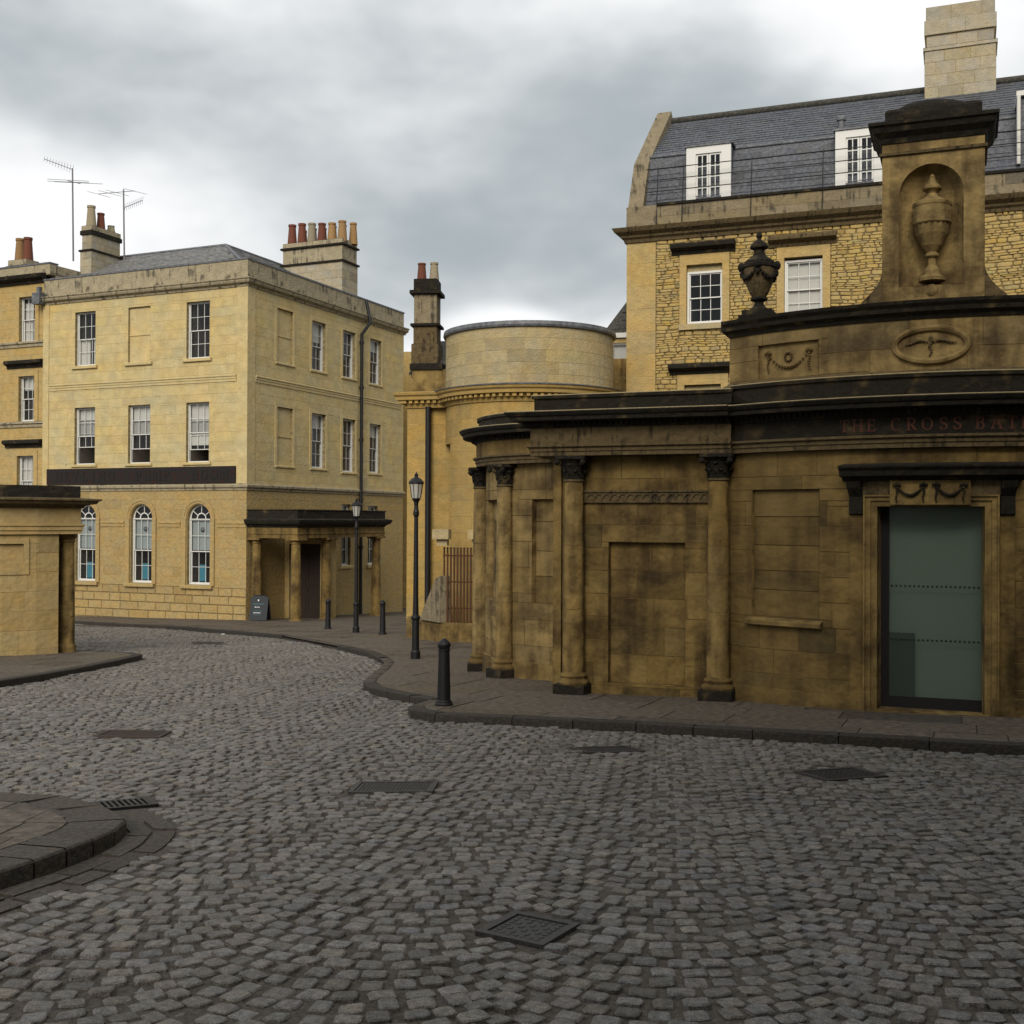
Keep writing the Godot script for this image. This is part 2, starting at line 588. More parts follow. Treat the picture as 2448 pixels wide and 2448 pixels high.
# roof slates on a plane: origin at the lower left, unit vectors across and up, the outward normal
func slates(parent: Node3D, o: Vector3, across: Vector3, up: Vector3, length: float, height: float, sw: float, sh: float, m: Material, most: int, inside = null) -> void:
	var n := up.cross(across).normalized()
	if n.y < 0:
		n = -n
	var list := []
	var rows := int(height / sh)
	for j in rows:
		var x := -sw * (0.5 if j % 2 == 1 else 0.0)
		while x < length:
			var a := maxf(0, x)
			var b := minf(length, x + sw)
			if b - a > 0.04 and (inside == null or inside.call((a + b) / 2, (j + 0.5) * sh)):
				list.append([a + 0.004, b - 0.004, j * sh])
			x += sw
	var rest := MB.new()
	for k in list.size():
		var mb: MB = MB.new() if k < most else rest
		var q: Array = list[k]
		mb.col = tone(0.12, 0.05)
		var lift := R.randf_range(0.014, 0.022)
		var a: Vector3 = o + across * q[0] + up * (q[2] + R.randf_range(-0.006, 0.006)) + n * lift
		var b: Vector3 = a + across * (q[1] - q[0])
		var c: Vector3 = b + up * sh * 1.12 - n * lift
		var d: Vector3 = a + up * sh * 1.12 - n * lift
		mb.quad(a, b, c, d, n)
		mb.quad(a, b, b - n * 0.014, a - n * 0.014, -up)
		mb.quad(a, d, d - n * 0.012, a - n * 0.014, -across)
		if k < most:
			put(parent, "slate", mb, m)
	if list.size() > most:
		put(parent, "further_slates", rest, m).set_meta("kind", "stuff")

# ------------------------------------------------------------------ windows
func sash(parent: Node3D, p: Pth, s0: float, s1: float, y0: float, y1: float, o := {}) -> Node3D:
	var w := node(parent, "window")
	var d: float = o.get("set", -0.13)
	var cols: int = o.get("cols", 3)
	var rows: int = o.get("rows", 2)
	var fw: float = o.get("frame", 0.035)
	var wm: Material = M[o.get("paint", "white")]
	var fr := MB.new()
	fr.pbox(p, s0, s0 + fw, y0, y1, d - 0.09, d)
	fr.pbox(p, s1 - fw, s1, y0, y1, d - 0.09, d)
	fr.pbox(p, s0 + fw, s1 - fw, y1 - fw, y1, d - 0.09, d)
	fr.pbox(p, s0 + fw, s1 - fw, y0, y0 + fw * 1.3, d - 0.09, d + 0.01)
	put(w, "frame", fr, wm)
	var a := s0 + fw
	var b := s1 - fw
	var bot := y0 + fw * 1.3
	var top := y1 - fw
	var split: float = o.get("split", 0.5)
	var mid := lerpf(bot, top, split)
	var lift: float = o.get("open", 0.0)
	var parts := [[mid - 0.02, top, d - 0.035, "upper_sash"], [bot + lift, mid + 0.02 + lift, d - 0.075, "lower_sash"]]
	for q in parts:
		var sm := MB.new()
		var z: float = q[2]
		var y: float = q[0]
		var e: float = q[1]
		var rail := 0.028
		sm.pbox(p, a, a + rail, y, e, z - 0.03, z)
		sm.pbox(p, b - rail, b, y, e, z - 0.03, z)
		sm.pbox(p, a + rail, b - rail, y, y + rail, z - 0.03, z)
		sm.pbox(p, a + rail, b - rail, e - rail, e, z - 0.03, z)
		var pw := (b - a - 2 * rail) / cols
		var ph := (e - y - 2 * rail) / rows
		for i in range(1, cols):
			var x := a + rail + pw * i
			sm.pbox(p, x - 0.008, x + 0.008, y + rail, e - rail, z - 0.025, z - 0.002)
		for j in range(1, rows):
			var yy := y + rail + ph * j
			sm.pbox(p, a + rail, b - rail, yy - 0.008, yy + 0.008, z - 0.024, z - 0.003)
		put(w, q[3], sm, wm)
		for i in cols:
			for j in rows:
				var x0 := a + rail + pw * i
				var v0 := y + rail + ph * j
				var pm := MB.new()
				var tw := R.randfn(0, 0.0015)
				pm.quad(p.pt(x0, v0, z - 0.014), p.pt(x0 + pw, v0, z - 0.014 + tw), p.pt(x0 + pw, v0 + ph, z - 0.014 + tw), p.pt(x0, v0 + ph, z - 0.014), p.out(s0))
				put(w, "pane", pm, M.glass)
	if o.has("blind"):
		var bm := MB.new()
		bm.pbox(p, a, b, lerpf(top, bot, o.blind), top, d - 0.135, d - 0.13)
		put(w, "blind", bm, M[o.get("blindmat", "blind")])
	if o.has("curtain"):
		var cm := MB.new()
		var k := 12
		for i in k:
			var x0 := lerpf(a, b, float(i) / k)
			var x1 := lerpf(a, b, float(i + 1) / k)
			var z0 := d - 0.15 + 0.025 * sin(i * 2.1)
			var z1 := d - 0.15 + 0.025 * sin((i + 1) * 2.1)
			if o.curtain == "gap" and (i == 6 or i == 7):
				continue
			cm.quad(p.pt(x0, bot, z0), p.pt(x1, bot, z1), p.pt(x1, lerpf(bot, top, o.get("ctop", 0.5)), z1), p.pt(x0, lerpf(bot, top, o.get("ctop", 0.5)), z0), p.out(s0))
		put(w, "curtain", cm, M.blind)
	if o.get("room", true):
		var rm := MB.new()      # the room behind: walls, floor and ceiling of dull plaster
		var rt: float = o.get("rtop", y1)
		for e in [[a, -1], [b, 1]]:
			rm.quad(p.pt(e[0], y0, d - 0.1), p.pt(e[0], rt, d - 0.1), p.pt(e[0] + e[1] * 0.5, rt, d - 3.4), p.pt(e[0] + e[1] * 0.5, y0, d - 3.4), p.along(s0) * -e[1])
		rm.quad(p.pt(a - 0.5, y0, d - 3.4), p.pt(b + 0.5, y0, d - 3.4), p.pt(b + 0.5, rt, d - 3.4), p.pt(a - 0.5, rt, d - 3.4), p.out(s0))
		rm.quad(p.pt(a, y0, d - 0.1), p.pt(b, y0, d - 0.1), p.pt(b + 0.5, y0, d - 3.4), p.pt(a - 0.5, y0, d - 3.4), Vector3.UP)
		rm.quad(p.pt(a, rt, d - 0.1), p.pt(b, rt, d - 0.1), p.pt(b + 0.5, rt, d - 3.4), p.pt(a - 0.5, rt, d - 3.4), Vector3.DOWN)
		put(w, "room_lining", rm, M.room)
	return w

func sill(parent: Node3D, p: Pth, s0: float, s1: float, y: float, m: Material, h := 0.12, out := 0.09) -> void:
	var mb := MB.new()
	mb.mould(p, s0 - 0.12, s1 + 0.12, [[-0.13, y - h], [out - 0.012, y - h], [out, y - h + 0.015], [out, y - 0.02], [out - 0.015, y - 0.004], [-0.13, y + 0.012]])
	put(parent, "sill", mb, m)

func blind_window(parent: Node3D, p: Pth, s0: float, s1: float, y0: float, y1: float, m: Material) -> void:
	var mb := MB.new()
	mb.pbox(p, s0, s1, y0, y1, -0.2, -0.09)
	mb.pbox(p, s0, s1, (y0 + y1) / 2 - 0.03, (y0 + y1) / 2 + 0.03, -0.09, -0.06)
	put(parent, "blocked_window", mb, m)

func architrave(parent: Node3D, p: Pth, s0: float, s1: float, y0: float, y1: float, w: float, t: float, m: Material) -> void:
	var mb := MB.new()
	mb.pbox(p, s0 - w, s0, y0, y1, -0.02, t)
	mb.pbox(p, s1, s1 + w, y0, y1, -0.02, t)
	mb.pbox(p, s0 - w, s1 + w, y1, y1 + w, -0.02, t)
	put(parent, "architrave", mb, m)

func hood(parent: Node3D, p: Pth, s0: float, s1: float, y0: float, y1: float, out: float, m: Material) -> void:
	var mb := MB.new()
	mb.mould(p, s0, s1, [[0, y0], [0.05, y0], [0.07, y0 + (y1 - y0) * 0.3], [out * 0.8, y0 + (y1 - y0) * 0.5], [out, y0 + (y1 - y0) * 0.55], [out, y0 + (y1 - y0) * 0.85], [out * 0.9, y1], [0, y1 + 0.03]])
	put(parent, "hood_mould", mb, m)

func pot(parent: Node3D, at: Vector3, h: float, r: float, m: Material) -> void:
	var mb := MB.new()
	mb.col = tone(0.1)
	mb.lathe(at, [[0, -0.1], [r * 1.12, -0.1], [r * 1.05, h * 0.1], [r * 0.78, h * 0.88], [r * 0.9, h * 0.9], [r * 0.9, h], [r * 0.66, h], [r * 0.6, h * 0.6], [0, h * 0.6]], 12)
	put(parent, "chimney_pot", mb, m)

# a stone stack in plan: corner q, unit vectors a and b, sizes la and lb, bands of [y, out]
func stack(parent: Node3D, q: Vector2, a: Vector2, b: Vector2, la: float, lb: float, tiers: Array) -> Node3D:
	var n := node(parent, "chimney")
	for t in tiers:
		var g: float = t[2]
		var pth := Pth.new([q - a * g + b * (lb + g), q - a * g - b * g, q + a * (la + g) - b * g, q + a * (la + g) + b * (lb + g), q - a * g + b * (lb + g)])
		var mb := MB.new()
		if t.size() > 4:
			# coursed blocks round the stack
			for k in 4:
				var sub := Pth.new([pth.p[k], pth.p[k + 1]])
				ashlar(n, "stack_face", sub, 0, sub.length(), t[0], t[1], [], {"mat": t[3], "course": 0.33, "block": 0.62, "most": 40, "joint": 0.012, "vary": 0.12})
			continue
		var l := pth.length()
		mb.mould(pth, 0, l, [[-0.2, t[0]], [0.0, t[0]], [0.0, t[1] - 0.02], [-0.02, t[1]], [-0.2, t[1]]])
		var c := [pth.p[0], pth.p[1], pth.p[2], pth.p[3]]
		for yy in [t[0] + 0.01, t[1] - 0.005]:
			mb.quad(Vector3(c[0].x, yy, c[0].y), Vector3(c[1].x, yy, c[1].y), Vector3(c[2].x, yy, c[2].y), Vector3(c[3].x, yy, c[3].y), Vector3.UP if yy > t[0] + 0.02 else Vector3.DOWN)
		put(n, "stack_band", mb, M[t[3]])
	return n

func plane_roof(parent: Node3D, called: String, pts: Array, m: Material, th := 0.08) -> void:
	var mb := MB.new()
	var n: Vector3 = (pts[1] - pts[0]).cross(pts[2] - pts[0]).normalized()
	if n.y < 0:
		n = -n
	for i in range(1, pts.size() - 1):
		mb.tri(pts[0], pts[i], pts[i + 1], n, n, n)
		mb.tri(pts[0] - n * th, pts[i] - n * th, pts[i + 1] - n * th, -n, -n, -n)
	for i in pts.size():
		var a: Vector3 = pts[i]
		var b: Vector3 = pts[(i + 1) % pts.size()]
		mb.quad(a, b, b - n * th, a - n * th, (b - a).cross(n))
	put(parent, called, mb, m)

func flat_wall(parent: Node3D, called: String, a: Vector2, b: Vector2, y0: float, y1: float, m: Material, th := 0.3) -> void:
	var p := Pth.new([a, b])
	var mb := MB.new()
	mb.pbox(p, 0, p.length(), y0, y1, -th, 0)
	put(parent, called, mb, m)

# ------------------------------------------------------------------ the place
var pavement_polys := []
var covers := []

func _ready() -> void:
	R.seed = 7
	HN.seed = 5
	HN.frequency = 0.32
	HN.fractal_octaves = 2
	var cam := Camera3D.new()
	cam.fov = 47.41
	cam.near = 0.05
	cam.far = 900.0
	add_child(cam)
	cam.position = Vector3(0, 1.65, 0)
	cam.rotation = Vector3(deg_to_rad(0.365), 0, deg_to_rad(0.25))
	cam.make_current()
	sky()
	materials()
	print("materials")
	ground()
	print("ground")
	corner_house()
	neighbour_house()
	print("left houses")
	bath_house()
	print("bath house")
	town_house()
	drum_hall()
	far_roof_house()
	end_house()
	pavilion()
	unseen_houses()
	print("houses")
	street_things()
	print("done")

func sky() -> void:
	var sun := DirectionalLight3D.new()
	sun.name = "sun"
	sun.light_color = Color(1.0, 0.965, 0.91)
	sun.light_energy = 0.5
	sun.light_angular_distance = 34.0
	sun.shadow_enabled = true
	add_child(sun)
	sun.look_at_from_position(Vector3(-0.16, 0.5, 0.84), Vector3.ZERO)
	var w := 2048
	var h := 1024
	var f := FastNoiseLite.new()
	f.seed = 21
	f.frequency = 1.0
	f.fractal_octaves = 5
	f.fractal_gain = 0.52
	var g := FastNoiseLite.new()
	g.seed = 77
	g.frequency = 1.0
	g.fractal_octaves = 3
	var im := Image.create(w, h, false, Image.FORMAT_RGBF)
	# banks of cloud: [azimuth, elevation, half width, half height, thickness]; dark banks and thin bright rents all round the sky
	var banks := [[-1.0, 14.0, 13.0, 4.8, 0.42], [-15.0, 20.0, 10.0, 3.0, 0.16], [10.0, 18.0, 8.0, 4.0, 0.2], [-23.0, 13.5, 7.0, 3.0, -0.55], [21.0, 24.0, 9.0, 5.0, -0.45], [-3.0, 9.0, 10.0, 1.4, -0.6], [-21.0, 25.0, 8.0, 2.5, -0.4], [4.0, 25.0, 9.0, 3.0, -0.25]]
	var rb := RandomNumberGenerator.new()
	rb.seed = 3
	for k in 26:
		banks.append([rb.randf_range(40, 320), rb.randf_range(6, 60), rb.randf_range(8, 18), rb.randf_range(3, 7), rb.randf_range(-0.6, 0.6)])
	for y in h:
		var el := (0.5 - (y + 0.5) / h) * 180.0
		if el < -1.0:
			for x in w:
				im.set_pixel(x, y, Color(0.1, 0.095, 0.085))
			continue
		var ce := cos(deg_to_rad(el))
		var near := []
		for b in banks:
			if absf(b[1] - el) < b[3] * 3.0:
				near.append(b)
		for x in w:
			var az := fposmod((x + 0.5) / w * 360.0 + 180.0, 360.0) - 180.0      # the panorama starts straight ahead
			var ar := deg_to_rad(az)
			var d := Vector3(sin(ar) * ce, sin(deg_to_rad(el)) * 2.2, -cos(ar) * ce)
			var wx := g.get_noise_3dv(d * 3.0) * 5.0
			var wy := g.get_noise_3dv(d * 3.0 + Vector3(9, 4, 2)) * 3.0
			var t := 0.45 + f.get_noise_3dv(d * 1.4) * 0.3 + f.get_noise_3dv(d * 5.0) * 0.22 + f.get_noise_3dv(d * 17.0) * 0.1
			for b in near:
				var dx: float = fposmod(az + wx - b[0] + 180.0, 360.0) - 180.0
				var dy: float = el + wy - b[1]
				t += b[4] * exp(-(dx * dx / (b[2] * b[2]) + dy * dy / (b[3] * b[3])))
			t = clampf(t, 0.0, 1.0)
			t = t * t * (3.0 - 2.0 * t)
			im.set_pixel(x, y, Color(0.485, 0.489, 0.493).lerp(Color(0.198, 0.222, 0.236), t))
	var pm := PanoramaSkyMaterial.new()
	pm.panorama = ImageTexture.create_from_image(im)
	var s := Sky.new()
	s.sky_material = pm
	var e := Environment.new()
	e.background_mode = Environment.BG_SKY
	e.sky = s
	e.background_energy_multiplier = 1.0
	e.tonemap_mode = Environment.TONE_MAPPER_LINEAR
	e.tonemap_exposure = 2.1
	e.ssao_enabled = true
	e.ssil_enabled = true
	e.sdfgi_enabled = true
	var we := WorldEnvironment.new()
	we.environment = e
	add_child(we)

# ------------------------------------------------------------------ ground
func on_pavement(q: Vector2) -> bool:
	for poly in pavement_polys:
		if Geometry2D.is_point_in_polygon(q, poly):
			return true
	return false

func sett_mesh(sd: int) -> ArrayMesh:
	var r := RandomNumberGenerator.new()
	r.seed = sd
	var mb := MB.new()
	var ring := []
	for e in [[-1, -0.72], [-0.75, -1], [0, -1.02], [0.75, -1], [1, -0.72], [1, 0.72], [0.75, 1], [0, 1.02], [-0.75, 1], [-1, 0.72]]:
		ring.append(Vector2(e[0] * r.randf_range(0.88, 1.03), e[1] * r.randf_range(0.88, 1.03)) * 0.5)
	var top := []
	var rim := []
	var low := []
	var k := ring.size()
	for q in ring:
		top.append(Vector3(q.x * 0.84, 1.0 + r.randf_range(-0.05, 0.06), q.y * 0.84))
		rim.append(Vector3(q.x * 0.98, 0.86 + r.randf_range(-0.09, 0.06), q.y * 0.98))
		low.append(Vector3(q.x * 1.05, 0.0, q.y * 1.05))
	var mid := Vector3(r.randf_range(-0.12, 0.12), 1.02 + r.randf_range(-0.05, 0.07), r.randf_range(-0.12, 0.12))
	for i in k:
		var j := (i + 1) % k
		var u := Vector3.UP
		var a0: Vector3 = (top[i] - mid).cross(top[j] - mid)
		if a0.y < 0.0:
			a0 = -a0
		a0 = (a0.normalized() + u * 0.8).normalized()
		mb.tri(mid, top[i], top[j], (u + a0).normalized(), a0, a0)
		var e0 := Vector3(ring[i].x, 0.25, ring[i].y)
		mb.quad(top[i], top[j], rim[j], rim[i], e0)
		mb.quad(rim[i], rim[j], low[j], low[i], e0)
	return mb.mesh()

func ground() -> void:
	# pavement outlines, (x, z)
	var pc := [Vector2(-40, -58), Vector2(-24, -46.8), Vector2(-15.01, -40.1), Vector2(-10.17, -36.22), Vector2(-7.87, -33.56), Vector2(-6.23, -31.62), Vector2(-5.35, -29.85), Vector2(-4.06, -27.23), Vector2(-3.07, -24.92), Vector2(-2.64, -23.28), Vector2(-2.4, -22.02), Vector2(-2.34, -20.4), Vector2(-2.33, -18.71), Vector2(-2.28, -17.97), Vector2(-2.07, -17.13), Vector2(-1.75, -16.52), Vector2(-1.39, -15.95), Vector2(-1.08, -15.56), Vector2(-1.3, -14.75), Vector2(-1.22, -14.3), Vector2(-0.91, -13.89), Vector2(0.01, -13.61), Vector2(1.4, -13.08), Vector2(2.59, -12.53), Vector2(5.07, -11.5), Vector2(9.0, -9.8), Vector2(22, -4.4), Vector2(40, -10), Vector2(40, -80), Vector2(-40, -80)]
	var pa := [Vector2(-16, -14.6), Vector2(-8.4, -15.9), Vector2(-7.83, -17.88), Vector2(-7.65, -19.04), Vector2(-7.53, -20.35), Vector2(-7.48, -22.12), Vector2(-7.48, -23.43), Vector2(-7.56, -23.9), Vector2(-7.86, -24.37), Vector2(-9.41, -25.13), Vector2(-14, -27), Vector2(-20, -27)]
	var pb := [Vector2(-9, -3.2), Vector2(-4.2, -4.3), Vector2(-3.25, -5.4), Vector2(-2.84, -6.43), Vector2(-2.74, -6.72), Vector2(-2.66, -7.0), Vector2(-2.59, -7.25), Vector2(-2.55, -7.53), Vector2(-2.58, -7.85), Vector2(-2.71, -8.08), Vector2(-2.96, -8.41), Vector2(-3.36, -8.75), Vector2(-4.0, -8.9), Vector2(-9, -9.4)]
	pavement_polys = [PackedVector2Array(pc), PackedVector2Array(pa), PackedVector2Array(pb)]
	# manhole covers and gratings: centre, half length, half width, turn
	covers = [[Vector2(-0.96, -9.62), 0.31, 0.23, 0.03, "cast", "long ribbed iron cover among the setts, left of centre in the street"],
		[Vector2(0.98, -11.81), 0.3, 0.17, -0.4, "cast", "dark flat iron cover nearest the kerb by the bollard"],
		[Vector2(2.94, -10.4), 0.3, 0.2, -0.42, "cast", "dark flat iron cover out from the glazed doorway"],
		[Vector2(0.09, -5.78), 0.165, 0.155, -1.05, "cast", "small square studded iron cover in the foreground setts"],
		[Vector2(-4.14, -12.8), 0.33, 0.2, 0.0, "brown_cast", "dull brown iron cover in the street near the left edge"],
		[Vector2(-7.68, -29.6), 0.35, 0.5, -0.3, "cast", "small dark cover far up the street toward the arched windows"],
		[Vector2(-2.93, -8.85), 0.19, 0.14, -0.5, "iron", ""]]
	var street := Node3D.new()
	street.name = "street"
	add_child(street)
	struct(street, "sloping street paved with grey granite setts in segmental arcs", "street")
	var xs := []
	var zs := []
	var v := -90.0
	while v <= 90.0:
		xs.append(v)
		v += 0.5 if absf(v) < 14.0 else 6.0
	v = -150.0
	while v <= 60.0:
		zs.append(v)
		v += 0.5 if v > -34.0 and v < 1.0 else 6.0
	var mb := MB.new()
	for i in xs.size() - 1:
		for j in zs.size() - 1:
			var c := []
			for e in [[i, j], [i + 1, j], [i + 1, j + 1], [i, j + 1]]:
				var x: float = xs[e[0]]
				var z: float = zs[e[1]]
				c.append(Vector3(x, gy(z, STREET - 0.015) + swell(x, z), z))
			mb.quad(c[0], c[1], c[2], c[3], Vector3.UP)
	put(street, "sett_bed", mb, M.dirt)
	# setts laid in arcs
	var kinds := []
	for k in 8:
		kinds.append(sett_mesh(40 + k))
	var bulk := []
	for k in 8:
		bulk.append([])
	var nearby := []
	var W := 1.38
	var RA := 1.02
	var turn := 0.13
	var across := Vector2(cos(turn), sin(turn))
	var down := Vector2(-sin(turn), cos(turn))
	var pitch := 0.128
	for ci in range(-40, 36):
		for rj in range(-480, 20):
			var x0 := 0.0
			var base := across * (ci * W) + down * (rj * pitch + 0.4 * sin(ci * 12.9))
			var dd := -base.y
			if dd < 1.2 or dd > 47.0 or absf(base.x) > 0.5 * dd + 3.0:
				continue
			var half := asin(W * 0.5 / RA)
			var cnt := 11 if rj % 3 != 0 else 10
			for q in cnt:
				var th := lerpf(-half, half, (q + 0.5) / cnt) + R.randfn(0, 0.006)
				var lx := RA * sin(th)
				var lz := RA * cos(th) - RA
				var pos := base + across * lx + down * lz + Vector2(R.randfn(0, 0.006), R.randfn(0, 0.006))
				if absf(pos.x) > 0.48 * -pos.y + 1.6 or on_pavement(pos):
					continue
				var skip := false
				for cv in covers:
					var dl: Vector2 = (pos - cv[0]).rotated(-cv[3])
					if absf(dl.x) < cv[1] + 0.08 and absf(dl.y) < cv[2] + 0.075:
						skip = true
				if not skip and pos.x < -1.9 and pos.y > -9.2 and pos.y < -4.6:
					for e in range(2, 10):
						if Geometry2D.get_closest_point_to_segment(pos, pb[e], pb[e + 1]).distance_to(pos) < 0.36:
							skip = true
				if skip:
					continue
				var sx := 2.0 * half * RA / cnt - 0.028 + R.randfn(0, 0.008)
				var sz := (pitch - 0.022) * (0.5 + 0.5 * cos(th)) - 0.002 + R.randfn(0, 0.008)
				var hh := 0.036 + R.randfn(0, 0.003)
				var bs := Basis(Vector3.UP, -turn + th + R.randfn(0, 0.04)) 
				bs = Basis(Vector3(1, 0, 0), atan(SL) * -1.0) * Basis(Vector3(R.randfn(0, 1), 0, R.randfn(0, 1)).normalized(), R.randfn(0, 0.05)) * bs
				bs = bs * Basis.from_scale(Vector3(sx, hh, sz))
				var tf := Transform3D(bs, Vector3(pos.x, gy(pos.y, STREET - 0.036) + swell(pos.x, pos.y) + R.randfn(0, 0.0035), pos.y))
				var k := R.randi() % 8
				var cl := tone(0.18, 0.04)
				if absf(pos.x) < -pos.y * 0.435 and -pos.y > 4.05 and -pos.y < 5.6 and nearby.size() < 2000:
					nearby.append([-pos.y, k, tf, cl])
				else:
					bulk[k].append([tf, cl])
	nearby.sort_custom(func(a, b): return a[0] < b[0])
	for i in nearby.size():
		var e: Array = nearby[i]
		if i >= 300:
			bulk[e[1]].append([e[2], e[3]])
			continue
		var o := MeshInstance3D.new()
		o.name = "sett"
		o.mesh = kinds[e[1]]
		var key := "sett%d" % (i % 12)
		if not M.has(key):
			var m: StandardMaterial3D = M.sett.duplicate()
			var b: Color = M.sett.albedo_color.srgb_to_linear()
			m.albedo_color = Color(b.r * e[3].r, b.g * e[3].g, b.b * e[3].b).linear_to_srgb()
			M[key] = m
		o.material_override = M[key]
		o.transform = e[2]
		street.add_child(o, true)
	var total := 0
	for k in 8:
		var mm := MultiMesh.new()
		mm.transform_format = MultiMesh.TRANSFORM_3D
		mm.use_colors = true
		mm.mesh = kinds[k]
		mm.instance_count = bulk[k].size()
		total += bulk[k].size()
		for i in bulk[k].size():
			mm.set_instance_transform(i, bulk[k][i][0])
			mm.set_instance_color(i, bulk[k][i][1])
		var mi := MultiMeshInstance3D.new()
		mi.name = "further_setts"
		mi.multimesh = mm
		mi.material_override = M.sett
		street.add_child(mi, true)
		mi.set_meta("kind", "stuff")
	print("setts ", total)
	pavement(pc, "stone flagged pavement along the bath house and the far houses", "pavement", 1, 27, Vector2(0.932, 0.362), 0.78, [5, 6, 9, 10, 11, 12, 17], 260)
	pavement(pa, "flagged pavement in front of the low curved wall on the left", "pavement", 0, 9, Vector2(0.25, -0.97), 0.62, [], 60)
	pavement(pb, "flagged pavement corner with worn kerbstones in the near left foreground", "pavement", 0, 12, Vector2(0.98, 0.05), 0.42, [9, 10, 11, 12], 60, 0.36, 0.6)
	channel(street, pb)

# two rows of long channel stones bedded round the near kerb
func channel(street: Node3D, pts: Array) -> void:
	for row in 2:
		var ring := Geometry2D.offset_polygon(PackedVector2Array(pts), 0.025 + row * 0.16, Geometry2D.JOIN_ROUND)
		var outer := Geometry2D.offset_polygon(PackedVector2Array(pts), 0.165 + row * 0.16, Geometry2D.JOIN_ROUND)
		var walk := []
		for k in range(1, 10):
			var a: Vector2 = pts[k]
			var b: Vector2 = pts[k + 1]
			var n := maxi(1, roundi(a.distance_to(b) / 0.03))
			for i in n:
				walk.append(a.lerp(b, float(i) / n))
		var i := 0
		while i < walk.size() - 14:
			var len := R.randi_range(9, 15)
			var j := mini(i + len, walk.size() - 2)
			var mb := MB.new()
			mb.col = tone(0.14)
			var near := []
			var far := []
			for k in range(i, j + 1, 3):
				near.append(closest(ring[0], walk[k]))
				far.append(closest(outer[0], walk[k]))
			var y := R.randf_range(-0.006, 0.004)
			for k in near.size() - 1:
				var c := []
				for q in [near[k], near[k + 1], far[k + 1], far[k]]:
					c.append(Vector3(q.x, gy(q.y, STREET + y) + swell(q.x, q.y), q.y))
				mb.quad(c[0], c[1], c[2], c[3], Vector3.UP)
				var dn := Vector3(0, -0.05, 0)
				mb.quad(c[2], c[3], c[3] + dn, c[2] + dn, c[2] - c[1])
				mb.quad(c[0], c[1], c[1] + dn, c[0] + dn, c[1] - c[2])
				if k == 0:
					mb.quad(c[0], c[3], c[3] + dn, c[0] + dn, c[0] - c[1])
				if k == near.size() - 2:
					mb.quad(c[1], c[2], c[2] + dn, c[1] + dn, c[1] - c[0])
			put(street, "channel_stone", mb, M.kerb)
			i = j + 1

func closest(poly: PackedVector2Array, q: Vector2) -> Vector2:
	var best := poly[0]
	var d := 1e9
	for i in poly.size():
		var c := Geometry2D.get_closest_point_to_segment(q, poly[i], poly[(i + 1) % poly.size()])
		if c.distance_to(q) < d:
			d = c.distance_to(q)
			best = c
	return best

